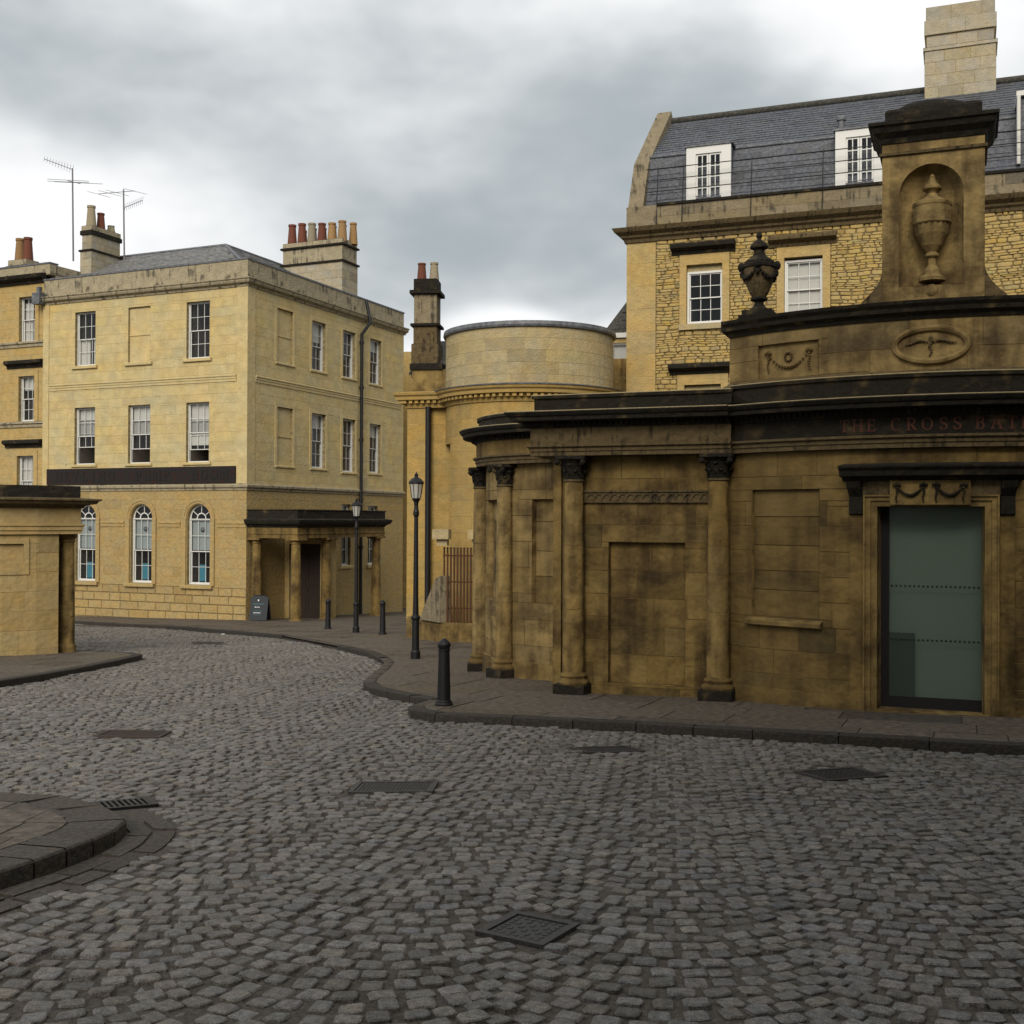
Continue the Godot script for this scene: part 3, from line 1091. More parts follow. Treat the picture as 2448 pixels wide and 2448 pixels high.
# flags and kerbstones of one pavement; kerb runs over edges k0..k1 of the outline, dropped = edges where the kerb lies flush
func pavement(pts: Array, label: String, category: String, k0: int, k1: int, dir: Vector2, course: float, dropped: Array, most: int, kw := 0.19, kl := 0.85) -> void:
	var o := Node3D.new()
	o.name = numbered("pavement")
	add_child(o)
	struct(o, label, category)
	var poly := PackedVector2Array(pts)
	if not Geometry2D.is_polygon_clockwise(poly):
		poly.reverse()
	var bed := MB.new()
	var ix := Geometry2D.triangulate_polygon(poly)
	for k in range(0, ix.size(), 3):
		var w := []
		for j in 3:
			var q := poly[ix[k + j]]
			w.append(Vector3(q.x, gy(q.y, -0.016), q.y))
		bed.tri(w[0], w[1], w[2], Vector3.UP, Vector3.UP, Vector3.UP)
	put(o, "bed", bed, M.dirt)
	var inner := Geometry2D.offset_polygon(PackedVector2Array(pts), -kw - 0.008)
	# kerbstones
	for k in range(k0, k1):
		var a: Vector2 = pts[k]
		var b: Vector2 = pts[k + 1]
		var l := a.distance_to(b)
		var mid := (a + b) * 0.5
		if -mid.y > 50 or mid.y > -2.5:
			continue
		var n := maxi(1, roundi(l / kl))
		var d := (b - a) / l
		var nn := Vector2(d.y, -d.x)
		if not Geometry2D.is_point_in_polygon(mid + nn * 0.05, PackedVector2Array(pts)):
			nn = -nn
		# mitred ends keep neighbours apart
		var pd := d
		var nd := d
		if k > 0:
			pd = (a - pts[k - 1]).normalized()
		if k + 2 < pts.size():
			nd = (pts[k + 2] - b).normalized()
		var ma := (pd + d).normalized()
		var mb_ := (nd + d).normalized()
		var ia := Vector2(ma.y, -ma.x) * signf(nn.dot(Vector2(d.y, -d.x)))
		var ib := Vector2(mb_.y, -mb_.x) * signf(nn.dot(Vector2(d.y, -d.x)))
		ia /= maxf(0.5, ia.dot(nn))
		ib /= maxf(0.5, ib.dot(nn))
		var drop := 0.085 if k in dropped else 0.0
		for i in n:
			var t0 := float(i) / n
			var t1 := float(i + 1) / n
			var g := 0.006 / l
			t0 += g
			t1 -= g
			var oa := a.lerp(b, t0)
			var ob := a.lerp(b, t1)
			var xa := ia.lerp(ib, t0)
			var xb := ia.lerp(ib, t1)
			var mb := MB.new()
			mb.col = tone(0.12)
			var y := R.randf_range(-0.004, 0.006)
			var rows := [[0.0, -0.2], [0.0, -0.035], [0.004, -0.014], [0.014, -0.003], [0.035, 0.0], [kw - 0.012, 0.0], [kw, -0.006], [kw, -0.1]]
			for r in rows.size() - 1:
				var q := [rows[r][0], rows[r][1] - drop * (1.0 - rows[r][0] / kw)]
				var s := [rows[r + 1][0], rows[r + 1][1] - drop * (1.0 - rows[r + 1][0] / kw)]
				var p0: Vector2 = oa + xa * q[0]
				var p1: Vector2 = ob + xb * q[0]
				var p2: Vector2 = ob + xb * s[0]
				var p3: Vector2 = oa + xa * s[0]
				var up: Vector3 = Vector3(-nn.x, 0, -nn.y) * (s[1] - q[1]) + Vector3.UP * (s[0] - q[0])
				mb.quad(Vector3(p0.x, gy(p0.y, y + q[1]), p0.y), Vector3(p1.x, gy(p1.y, y + q[1]), p1.y), Vector3(p2.x, gy(p2.y, y + s[1]), p2.y), Vector3(p3.x, gy(p3.y, y + s[1]), p3.y), up)
			for e in [[oa, xa, -1.0], [ob, xb, 1.0]]:
				var c0: Vector2 = e[0] + e[1] * 0.004
				var c1: Vector2 = e[0] + e[1] * kw
				mb.quad(Vector3(c0.x, gy(c0.y, y - 0.2), c0.y), Vector3(c1.x, gy(c1.y, y - 0.2), c1.y), Vector3(c1.x, gy(c1.y, y - 0.004), c1.y), Vector3(c0.x, gy(c0.y, y - 0.02), c0.y), Vector3(d.x, 0, d.y) * e[2])
			put(o, "kerbstone", mb, M.kerb if kw > 0.3 else M.kerb_dark)
	# flags in courses
	var perp := Vector2(-dir.y, dir.x)
	dir = dir.normalized()
	perp = perp.normalized()
	var list := []
	for row in range(-90, 60):
		var off := R.randf_range(0, 1.0)
		var x := -60.0 + off
		while x < 60.0:
			var l := course * R.randf_range(0.9, 1.9)
			var c := dir * (x + l / 2) + perp * ((row + 0.5) * course)
			if c.y < -1.5 and c.y > -46 and absf(c.x) < 0.5 * -c.y + 2.5:
				var g := 0.007
				var rect := PackedVector2Array()
				for e in [[x + g, row * course + g], [x + l - g, row * course + g], [x + l - g, (row + 1) * course - g], [x + g, (row + 1) * course - g]]:
					rect.append(dir * e[0] + perp * e[1])
				for ip in inner:
					for piece in Geometry2D.intersect_polygons(rect, ip):
						if piece.size() >= 3:
							list.append([c.length(), piece])
			x += l
	list.sort_custom(func(p, q): return p[0] < q[0])
	var rest := MB.new()
	for k in list.size():
		var mb: MB = MB.new() if k < most else rest
		mb.col = tone(0.16, 0.07)
		var piece: PackedVector2Array = list[k][1]
		var y := R.randf_range(-0.005, 0.003)
		var ti := Geometry2D.triangulate_polygon(piece)
		for i in range(0, ti.size(), 3):
			var w := []
			for j in 3:
				var q := piece[ti[i + j]]
				w.append(Vector3(q.x, gy(q.y, y), q.y))
			mb.tri(w[0], w[1], w[2], Vector3.UP, Vector3.UP, Vector3.UP)
		for i in piece.size():
			var p0 := piece[i]
			var p1 := piece[(i + 1) % piece.size()]
			var e := (p1 - p0).normalized()
			mb.quad(Vector3(p0.x, gy(p0.y, y), p0.y), Vector3(p1.x, gy(p1.y, y), p1.y), Vector3(p1.x, gy(p1.y, -0.03), p1.y), Vector3(p0.x, gy(p0.y, -0.03), p0.y), Vector3(e.y, 0, -e.x))
		if k < most:
			put(o, "flagstone", mb, M.flag)
	if list.size() > most:
		put(o, "further_flagstones", rest, M.flag).set_meta("kind", "stuff")

# ------------------------------------------------------------------ the corner house on the left
func arch_window(h: Node3D, p: Pth, s0: float, s1: float, y0: float, y1: float) -> void:
	var rad := (s1 - s0) / 2
	var cs := (s0 + s1) / 2
	var ys := y1 - rad
	# stone over the arch: the spandrels and soffit, then the moulded ring
	var sp := MB.new()
	var ring := MB.new()
	var n := 18
	for i in n:
		var t0 := PI * i / n
		var t1 := PI * (i + 1) / n
		var a := [cs - rad * cos(t0), ys + rad * sin(t0)]
		var b := [cs - rad * cos(t1), ys + rad * sin(t1)]
		sp.quad(p.pt(a[0], a[1], 0), p.pt(b[0], b[1], 0), p.pt(b[0], y1 + 0.002, 0), p.pt(a[0], y1 + 0.002, 0), p.out(cs))
		sp.quad(p.pt(a[0], a[1], 0), p.pt(b[0], b[1], 0), p.pt(b[0], b[1], -0.24), p.pt(a[0], a[1], -0.24), p.pt(cs, ys, 0) - p.pt(a[0], a[1], 0))
		var prof := [[0.03, 0.0], [0.03, 0.035], [0.11, 0.04], [0.12, 0.06], [0.19, 0.065], [0.21, 0.04], [0.21, 0.0]]
		for k in prof.size() - 1:
			var q: Array = prof[k]
			var r: Array = prof[k + 1]
			var w := []
			for e in [[t0, q], [t1, q], [t1, r], [t0, r]]:
				w.append(p.pt(cs - (rad + e[1][0]) * cos(e[0]), ys + (rad + e[1][0]) * sin(e[0]), e[1][1]))
			ring.quad(w[0], w[1], w[2], w[3], p.out(cs) + (w[2] - p.pt(cs, ys, 0)).normalized() * (0.1 if k > 2 else -0.1))
	for e in [-1.0, 1.0]:
		var x: float = cs + e * (rad + 0.12)
		ring.pbox(p, x - 0.09, x + 0.09, y0 - 0.02, ys, -0.02, 0.062)
	put(h, "spandrel", sp, M.cream_low)
	put(h, "arch_surround", ring, M.cream_low)
	var w := sash(h, p, s0, s1, y0, ys, {"rows": 2, "blind": 0.48, "blindmat": "frost", "rtop": y1 + 0.05})
	# fanlight
	var fr := MB.new()
	var gl := MB.new()
	var d := -0.15
	for i in n:
		var t0 := PI * i / n
		var t1 := PI * (i + 1) / n
		for rr in [[rad, rad - 0.06], [rad * 0.42, rad * 0.42 - 0.04]]:
			var w4 := []
			for e in [[t0, rr[0]], [t1, rr[0]], [t1, rr[1]], [t0, rr[1]]]:
				w4.append(p.pt(cs - e[1] * cos(e[0]), ys + e[1] * sin(e[0]), d))
			fr.quad(w4[0], w4[1], w4[2], w4[3], p.out(cs))
			fr.quad(w4[2], w4[3], w4[3] - p.out(cs) * 0.03, w4[2] - p.out(cs) * 0.03, p.pt(cs, ys, d) - w4[2])
	for t in [0.2, 0.5, 0.8]:
		var a: float = t * PI
		var e0 := p.pt(cs - rad * 0.4 * cos(a), ys + rad * 0.4 * sin(a), d - 0.01)
		var e1 := p.pt(cs - (rad - 0.02) * cos(a), ys + (rad - 0.02) * sin(a), d - 0.01)
		fr.rod(e0, e1, 0.018, 0.018, 4)
	put(w, "fanlight_frame", fr, M.white)
	var cuts := [0.0, 0.2, 0.5, 0.8, 1.0]
	for c in 4:
		var pane := MB.new()
		for i in 5:
			var t0: float = lerpf(cuts[c], cuts[c + 1], i / 5.0) * PI
			var t1: float = lerpf(cuts[c], cuts[c + 1], (i + 1) / 5.0) * PI
			pane.tri(p.pt(cs, ys, d - 0.02), p.pt(cs - rad * cos(t0), ys + rad * sin(t0), d - 0.02), p.pt(cs - rad * cos(t1), ys + rad * sin(t1), d - 0.02), p.out(cs), p.out(cs), p.out(cs))
		put(w, "pane", pane, M.glass)
	var ps := MB.new()
	ps.pbox(p, cs - 0.16, cs + 0.17, y0 + 0.12, y0 + 0.72, d - 0.09, d - 0.085)
	ps.pbox(p, cs - 0.08, cs + 0.09, y0 + 0.12, y0 + 0.14, d - 0.085, d - 0.083)
	put(w, "poster", ps, M.poster)
	var dk := MB.new()
	dk.lathe(p.pt(cs, lerpf(y0, ys, 0.83), d - 0.14), [[0, -0.1], [0.1, -0.06], [0.13, 0.0], [0.1, 0.08], [0, 0.11]], 10)
	put(w, "window_emblem", dk, M.lead)

func corner_house() -> void:
	var L := Vector2(-18.4, -45.7)
	var C := Vector2(-9.49, -41.67)
	var E := Vector2(-4.93, -52.7)
	var f := (C - L).normalized()
	var s := (E - C).normalized()
	var F := Pth.new([L, C])
	var S := Pth.new([C, E])
	var B := Pth.new([L, C, E])
	var fl := F.length()
	var h := thing("corner_house", "three storey cream stone corner house with columned porch and dark signboard", "house")
	var top := [[1.63, 2.66, 7.49, 9.57], [4.28, 5.34, 7.49, 9.57], [7.04, 8.09, 7.49, 9.57]]
	var mid := [[1.63, 2.66, 3.69, 5.88], [4.3, 5.36, 3.69, 5.88], [7.05, 8.09, 3.69, 5.88]]
	var low := [[1.72, 2.75, -0.78, 2.15], [4.46, 5.49, -0.78, 2.15], [7.13, 8.18, -0.78, 2.15]]
	ashlar(h, "front_wall", F, 0, fl, 2.68, 10.0, top + mid, {"mat": "cream", "most": 150, "course": 0.35, "block": 0.95})
	ashlar(h, "ground_floor_wall", F, 0, fl, -0.87, 2.68, low, {"mat": "cream_low", "most": 80, "course": 0.35, "block": 0.95, "vary": 0.07})
	ashlar(h, "rusticated_base", F, 0, fl, -2.74, -0.87, [], {"mat": "cream_low", "course": 0.312, "block": 0.72, "joint": 0.03, "deep": 0.025, "arris": 0.012, "most": 90, "jointmat": "joint_dark", "vary": 0.1})
	var stop := [[1.85, 2.92, 7.49, 9.5], [4.24, 5.27, 7.49, 9.42], [6.59, 7.61, 7.48, 9.4], [8.83, 9.84, 7.46, 9.38]]
	var smid := [[1.88, 2.94, 3.64, 5.82], [4.25, 5.3, 3.64, 5.79], [6.6, 7.64, 3.58, 5.77], [8.82, 9.83, 3.62, 5.73]]
	var slow := [[6.6, 7.3, -0.28, 2.24], [8.75, 9.6, -0.32, 2.2]]
	var doors := [[2.55, 3.2, -2.9, 0.3]]
	ashlar(h, "side_wall", S, 0, S.length(), 2.68, 10.0, stop + smid, {"mat": "cream", "most": 130, "course": 0.35, "block": 0.95, "reveal": 0.3})
	ashlar(h, "ground_floor_wall", S, 0, S.length(), 1.0, 2.68, slow, {"mat": "cream_low", "most": 40, "course": 0.35, "block": 0.95, "reveal": 0.3})
	ashlar(h, "porch_wall", S, 0, 6.38, -3.0, 1.0, doors, {"mat": "cream_low", "most": 40, "course": 0.35, "block": 0.95, "reveal": 0.4})
	ashlar(h, "ground_floor_wall", S, 6.38, S.length(), -3.0, 1.0, slow, {"mat": "cream_low", "most": 40, "course": 0.35, "block": 0.95, "reveal": 0.3})
	for i in 3:
		var q: Array = top[i]
		if i == 1:
			blind_window(h, F, q[0], q[1], q[2], q[3], M.cream)
		else:
			sash(h, F, q[0], q[1], q[2], q[3], {"curtain": "gap", "ctop": 0.52} if i == 0 else {})
		sill(h, F, q[0], q[1], q[2], M.cream)
		q = mid[i]
		sash(h, F, q[0], q[1], q[2], q[3], {"open": [0.62, 0.5, 0.42][i], "blind": [0.5, 0.5, 0.72][i]})
		sill(h, F, q[0], q[1], q[2], M.cream, 0.1, 0.07)
		q = low[i]
		arch_window(h, F, q[0], q[1], q[2], q[3])
		sill(h, F, q[0] - 0.12, q[1] + 0.02, q[2] - 0.02, M.cream_low, 0.13, 0.12)
	for i in 4:
		for q in [stop[i], smid[i]]:
			if i == 0:
				blind_window(h, S, q[0], q[1], q[2], q[3], M.cream)
			elif q == stop[1]:
				sash(h, S, q[0], q[1], q[2], q[3], {"blind": 0.4})
			else:
				sash(h, S, q[0], q[1], q[2], q[3], {"blind": 0.25} if (i + int(q[2])) % 2 == 0 else {})
			architrave(h, S, q[0], q[1], q[2], q[3], 0.14, 0.025, M.cream)
			sill(h, S, q[0], q[1], q[2], M.cream, 0.09, 0.06)
	for q in slow:
		sash(h, S, q[0], q[1], q[2], q[3], {"blind": 0.3})
		sill(h, S, q[0], q[1], q[2], M.cream, 0.12, 0.1)
	# corner strips, string courses, cornice and parapet
	var strip := MB.new()
	strip.pbox(B, fl - 0.44, fl + 0.46, 2.9, 9.98, -0.01, 0.022)
	put(h, "corner_strip", strip, M.cream)
	var strip2 := MB.new()
	strip2.pbox(F, 0.0, 0.3, 2.9, 9.98, -0.01, 0.03)
	put(h, "corner_strip", strip2, M.cream)
	var sc := MB.new()
	sc.mould(F, 0.32, fl - 0.46, [[0, 6.58], [0.03, 6.58], [0.03, 6.66], [0.05, 6.68], [0.05, 6.74], [0.08, 6.77], [0.08, 6.8], [0, 6.83]])
	put(h, "string_course", sc, M.cream)
	var sc2 := MB.new()
	sc2.mould(S, 0.48, S.length() - 0.3, [[0, 6.58], [0.03, 6.58], [0.03, 6.66], [0.05, 6.68], [0.05, 6.74], [0.08, 6.77], [0.08, 6.8], [0, 6.83]])
	put(h, "string_course", sc2, M.cream)
	var sc3 := MB.new()
	sc3.mould(B, 0, B.length(), [[0, 2.66], [0.04, 2.66], [0.05, 2.72], [0.11, 2.77], [0.12, 2.84], [0.1, 2.87], [0, 2.9]])
	put(h, "string_course", sc3, M.stained)
	var edges := [0.0, 1.45, 3.0, 4.15, 5.8, 6.82, 8.5, fl - 0.01]
	for i in range(0, 8, 2):
		var ib := MB.new()
		var e0: float = edges[i]
		var e1: float = edges[i + 1]
		if i == 0:
			e1 = 1.46
		ib.mould(F, e0, e1, [[0, 1.32], [0.03, 1.32], [0.035, 1.42], [0.06, 1.46], [0.06, 1.5], [0, 1.53]])
		put(h, "impost_band", ib, M.cream_low)
	var co := MB.new()
	co.mould(B, -0.1, B.length() + 0.1, [[0, 9.96], [0.04, 9.96], [0.06, 10.03], [0.17, 10.08], [0.2, 10.14], [0.2, 10.18], [0.24, 10.21], [0.24, 10.25], [0.0, 10.3]])
	put(h, "cornice", co, M.stained)
	var pa := MB.new()
	pa.pbox(B, 0.0, B.length(), 10.24, 10.93, -0.3, 0.0)
	put(h, "parapet", pa, M.stained)
	var cp := MB.new()
	cp.pbox(B, -0.02, B.length() + 0.02, 10.93, 10.99, -0.34, 0.03)
	put(h, "coping", cp, M.lead)
	# signboard
	var sg := MB.new()
	sg.pbox(F, 0.27, 9.32, 2.92, 3.53, 0.005, 0.07)
	var sb := put(h, "signboard", sg, M.sign)
	sb.set_meta("label", "long black signboard with worn dark lettering")
	var ft := SystemFont.new()
	ft.font_names = PackedStringArray(["Droid Serif"])
	ft.font_weight = 700
	var tx := "HETLING  PUMP  ROOM"
	for i in tx.length():
		if tx[i] == " ":
			continue
		var tm := TextMesh.new()
		tm.font = ft
		tm.text = tx[i]
		tm.font_size = 40
		tm.pixel_size = 0.0125
		tm.depth = 0.015
		var lo := put(sb, "letter", tm, M.sign_letter)
		lo.position = F.pt(0.9 + i * 0.44, 3.22, 0.075)
		lo.rotation.y = atan2(-f.y, f.x)
	# roof behind the parapet: two slopes meeting on the hip
	var apex := C + (-f + s) * 4.0
	var lr := L + s * 4.0
	var er := E - f * 4.0
	var ry := 12.65
	var v3 := func(q: Vector2, y: float) -> Vector3: return Vector3(q.x, y, q.y)
	var roof := node(h, "roof")
	plane_roof(roof, "deck", [v3.call(L + s * 0.3, 10.78), v3.call(C + (s - f) * 0.3, 10.78), v3.call(apex, ry), v3.call(lr, ry)], M.slate_old)
	plane_roof(roof, "deck", [v3.call(C + (s - f) * 0.3, 10.78), v3.call(E - f * 0.3, 10.78), v3.call(er, ry), v3.call(apex, ry)], M.slate_old)
	plane_roof(roof, "deck", [v3.call(lr, ry), v3.call(apex, ry), v3.call(er, ry), v3.call(er - f * 4.0, 10.6), v3.call(lr + s * 4.0, 10.6)], M.slate_old)
	var up1: Vector3 = (v3.call(lr, ry) - v3.call(L + s * 0.3, 10.78)).normalized()
	var f3 := Vector3(f.x, 0, f.y)
	slates(roof, v3.call(L + s * 0.3, 10.79), f3, up1, fl - 0.3, 4.1, 0.32, 0.24, M.slate_old, 120, func(x, y): return x < fl - 0.3 - y * 0.88 - 0.12)
	var s3 := Vector3(s.x, 0, s.y)
	var up2: Vector3 = (v3.call(apex, ry) - v3.call(C + (s - f) * 0.3, 10.78))
	up2 = (up2 - s3 * up2.dot(s3)).normalized()
	slates(roof, v3.call(C + (s - f) * 0.3, 10.79), s3, up2, S.length() - 0.3, 4.1, 0.32, 0.24, M.slate_old, 60, func(x, y): return x > y * 0.88 + 0.12)
	var rg := MB.new()
	rg.rod(v3.call(lr, ry + 0.02), v3.call(apex, ry + 0.02), 0.07, 0.07, 6)
	rg.rod(v3.call(apex, ry + 0.02), v3.call(er, ry + 0.02), 0.07, 0.07, 6)
	rg.rod(v3.call(apex, ry + 0.02), v3.call(C + (s - f) * 0.3, 10.8), 0.06, 0.06, 6)
	put(roof, "ridge_roll", rg, M.lead)
	# rear walls close the block
	var back := L + s * 11.9
	flat_wall(h, "rear_wall", E, back, -3.2, 10.9, M.ochre)
	flat_wall(h, "party_wall", back, L, -3.2, 10.7, M.ochre)
	# chimneys
	var c1 := stack(h, L + f * 0.25 + s * 1.78, f, s, 0.5, 1.67, [[10.6, 12.42, 0.05, "ash_stone", 1], [12.42, 12.5, 0.1, "soot"], [12.5, 13.1, 0.0, "ash_stone", 1], [13.1, 13.28, 0.06, "soot"], [13.28, 13.48, 0.02, "stained"]])
	var q0 := L + f * 0.5 + s * 1.78
	pot(c1, Vector3(q0.x, 13.48, q0.y) + s3 * 0.25, 0.85, 0.19, M.cream_pot)
	pot(c1, Vector3(q0.x, 13.48, q0.y) + s3 * 0.8, 0.68, 0.17, M.terracotta)
	pot(c1, Vector3(q0.x, 13.48, q0.y) + s3 * 1.4, 0.3, 0.17, M.stained)
	var c2 := stack(h, C + s * 7.0 - f * 3.25, f, s, 2.95, 1.2, [[10.3, 12.32, 0.03, "ash_stone", 1], [12.32, 12.4, 0.1, "soot"], [12.4, 13.02, 0.0, "stained"], [13.02, 13.1, 0.09, "soot"], [13.1, 13.3, 0.01, "stained"]])
	var pm := [M.terracotta, M.terracotta, M.cream_pot, M.terracotta, M.buff, M.buff]
	for i in 6:
		var qq := C + s * 7.25 - f * (2.95 - i * 0.5)
		pot(c2, Vector3(qq.x, 13.3, qq.y), R.randf_range(0.72, 0.85), 0.19, pm[i])
		qq = C + s * 7.9 - f * (2.8 - i * 0.5)
		pot(c2, Vector3(qq.x, 13.3, qq.y), R.randf_range(0.68, 0.85), 0.17, M.buff)
	var c3 := stack(h, C + s * 10.5 - f * 5.2, f, s, 0.6, 0.6, [[11.0, 12.3, 0.0, "ash_stone"]])
	var q3 := C + s * 10.8 - f * 4.9
	pot(c3, Vector3(q3.x, 12.3, q3.y), 0.8, 0.19, M.buff)
	# rain pipe on the side wall and the hopper at the left end
	var pipe := node(h, "rain_pipe")
	var pb := MB.new()
	pb.rod(S.pt(8.3, 10.9, 0.12), S.pt(8.3, 9.9, 0.34), 0.07, 0.07, 8)
	pb.rod(S.pt(8.3, 9.95, 0.33), S.pt(7.95, 9.4, 0.12), 0.07, 0.07, 8)
	pb.rod(S.pt(7.95, 9.42, 0.12), S.pt(7.95, -2.5, 0.12), 0.07, 0.07, 8)
	put(pipe, "pipe", pb, M.iron)
	for y in [9.0, 7.1, 4.9, 2.4, 0.4]:
		var cl := MB.new()
		cl.rod(S.pt(7.95, y, 0.12), S.pt(7.95, y + 0.12, 0.12), 0.1, 0.1, 8)
		put(pipe, "pipe_collar", cl, M.iron)
	var hp := MB.new()
	hp.pbox(F, -0.28, 0.12, 9.98, 10.42, 0.05, 0.35)
	hp.pbox(F, -0.14, 0.02, 10.42, 10.66, 0.1, 0.25)
	put(h, "rain_hopper", hp, M.lead)
	porch(h, C, f, s)

func porch(h: Node3D, C: Vector2, f: Vector2, s: Vector2) -> void:
	var po := node(h, "porch")
	var q0 := C + s * 0.06
	var Q := Pth.new([q0 + f * 0.02, q0 + f * 2.15, q0 + f * 2.15 + s * 6.3, q0 + f * 0.02 + s * 6.3])
	var l := Q.length()
	var ar := MB.new()
	ar.mould(Q, 0, l, [[-0.4, 0.95], [0, 0.95], [0, 1.08], [0.025, 1.09], [0.025, 1.14], [0, 1.15], [0, 1.33], [-0.4, 1.33]])
	put(po, "architrave", ar, M.bath)
	var co := MB.new()
	co.mould(Q, 0, l, [[-0.4, 1.33], [0.02, 1.33], [0.06, 1.4], [0.18, 1.45], [0.22, 1.52], [0.24, 1.58], [0.24, 1.61], [0.02, 1.65], [0.02, 1.93], [0.05, 1.94], [0.05, 1.97], [-0.4, 1.97]])
	put(po, "cornice", co, M.soot)
	var rf := MB.new()
	rf.pbox(Pth.new([q0 + f * 0.3, q0 + f * 1.8]), 0, 1.5, 1.3, 1.5, -6.0, -0.2)
	put(po, "roof_slab", rf, M.soot)
	for w in [[1.93, 0.24], [1.93, 2.25], [1.93, 6.02], [0.25, 0.24]]:
		var q: Vector2 = q0 + f * w[0] + s * w[1]
		var y := gy(q.y, -0.06)
		var cn := node(po, "column")
		var o := Vector3(q.x, 0, q.y)
		var sh := MB.new()
		sh.lathe(o, [[0.2, y + 0.1], [0.19, y + 1.0], [0.16, 0.76]], 20)
		put(cn, "shaft", sh, M.bath)
		var cb := MB.new()
		cb.lathe(o, [[0.26, y], [0.26, y + 0.07], [0.235, y + 0.1], [0.2, y + 0.13]], 20)
		put(cn, "base", cb, M.bath)
		var cc := MB.new()
		cc.lathe(o, [[0.16, 0.74], [0.19, 0.76], [0.17, 0.79], [0.17, 0.83], [0.24, 0.88]], 20)
		cc.obox(o + Vector3(0, 0.915, 0), Vector3(f.x, 0, f.y) * 0.28, Vector3.UP * 0.033, Vector3(s.x, 0, s.y) * 0.28)
		put(cn, "capital", cc, M.bath)
	# walled lobby added behind the first columns to keep the porch dark
	var v0 := q0 + s * 2.4
	var v1 := v0 + f * 1.75
	var v2 := v1 + s * 0.85
	var V := Pth.new([v0, v1])
	ashlar(po, "added_lobby_front", V, 0.0, 1.75, -2.8, 0.96, [[0.2, 1.58, -2.8, 0.7]], {"mat": "cream_low", "most": 20, "course": 0.36, "block": 0.6, "reveal": 0.16})
	for i in 2:      # added dark leaves standing in for shade in the lobby opening
		var lf := MB.new()
		var x0 := 0.2 + i * 0.695
		var x1 := x0 + 0.685
		lf.pbox(V, x0, x1, -2.8, 0.7, -0.14, -0.11)
		for e in [[x0, x0 + 0.1, -2.8, 0.7], [x1 - 0.1, x1, -2.8, 0.7], [x0 + 0.1, x1 - 0.1, 0.58, 0.7], [x0 + 0.1, x1 - 0.1, -0.85, -0.7], [x0 + 0.1, x1 - 0.1, -2.8, -1.75]]:
			lf.pbox(V, e[0], e[1], e[2], e[3], -0.11, -0.09)
		var dl := put(po, "door", lf, M.shade_wood)
		var kb := MB.new()
		kb.ball(V.pt(0.84 + i * 0.1, -1.05, -0.07), 0.03)
		put(dl, "added_knob", kb, M.cast)
	flat_wall(po, "added_lobby_side", v1, v2, -2.8, 0.96, M.cream_low, 0.14)
	flat_wall(po, "added_lobby_back", v2, v0 + s * 0.85, -2.8, 0.96, M.cream_low, 0.14)

func neighbour_house() -> void:
	var L := Vector2(-18.4, -45.7)
	var f := Vector2(0.911, 0.412).normalized()
	var n := Vector2(-f.y, f.x)
	var a := L - n * 0.12 - f * 9.0
	var P := Pth.new([a, a + f * 8.98])
	var h := thing("neighbour_house", "ochre stone house with hooded sash windows adjoining the cream house on its left", "house")
	var wins := []
	for k in 3:
		var x := 9.0 - 1.42 - k * 2.6
		wins.append([x, x + 0.86, 8.62, 10.4])
		wins.append([x, x + 0.84, 5.46, 7.25])
		wins.append([x - 0.06, x + 0.82, 2.1, 4.09])
	ashlar(h, "front_wall", P, 0, 8.98, -3.2, 11.0, wins, {"mat": "ochre", "most": 120, "course": 0.36})
	for i in wins.size():
		var q: Array = wins[i]
		sash(h, P, q[0], q[1], q[2], q[3], {"curtain": "gap", "ctop": 0.9} if i % 3 == 0 else {"blind": [0.0, 0.3, 0.8][i % 3]})
		architrave(h, P, q[0], q[1], q[2], q[3], 0.2, 0.04, M.ochre)
		if i % 3 > 0:
			hood(h, P, q[0] - 0.62, q[1] + 0.5, q[3] + 0.32, q[3] + 0.62, 0.24, M.soot)
	for y in [8.4, 5.22]:
		var sc := MB.new()
		sc.mould(P, 0, 8.98, [[0, y], [0.05, y], [0.06, y + 0.1], [0.12, y + 0.14], [0.12, y + 0.2], [0, y + 0.24]])
		put(h, "string_course", sc, M.stained)
	var co := MB.new()
	co.mould(P, 0, 9.0, [[0, 10.9], [0.08, 10.9], [0.1, 10.98], [0.3, 11.08], [0.34, 11.18], [0.34, 11.22], [0, 11.28]])
	put(h, "cornice", co, M.soot)
	var pa := MB.new()
	pa.pbox(P, 0, 9.2, 11.2, 11.62, -0.35, 0.02)
	put(h, "parapet", pa, M.stained)
	var cp := MB.new()
	cp.pbox(P, 0, 9.22, 11.62, 11.68, -0.4, 0.05)
	put(h, "coping", cp, M.lead)
	var q1 := a + f * 9.2
	var sd := MB.new()
	sd.pbox(Pth.new([q1, q1 - n * 2.6]), 0.3, 2.6, 10.2, 11.6, -0.3, 0)
	put(h, "parapet_return", sd, M.stained)
	var rf := MB.new()
	var b := a - n * 9.0
	plane_roof(h, "roof", [Vector3(a.x, 11.3, a.y), Vector3(q1.x, 11.3, q1.y), Vector3(q1.x - n.x * 9, 10.9, q1.y - n.y * 9), Vector3(b.x, 10.9, b.y)], M.slate_old)
	flat_wall(h, "rear_wall", q1 - n * 9.0, b, -3.4, 11.2, M.ochre)
	flat_wall(h, "end_wall", b, a, -3.4, 11.2, M.ochre)
	var qc := a + f * 5.6 - n * 1.2
	var ck := stack(h, qc, f, -n, 1.0, 0.7, [[11.0, 11.9, 0.0, "ash_stone"], [11.9, 12.05, 0.07, "soot"], [12.05, 12.3, 0.0, "stained"]])
	for i in 2:
		var qq := qc + f * (0.3 + 0.45 * i) - n * 0.35
		pot(ck, Vector3(qq.x, 12.3, qq.y), 0.95, 0.2, M.terracotta if i == 1 else M.buff)

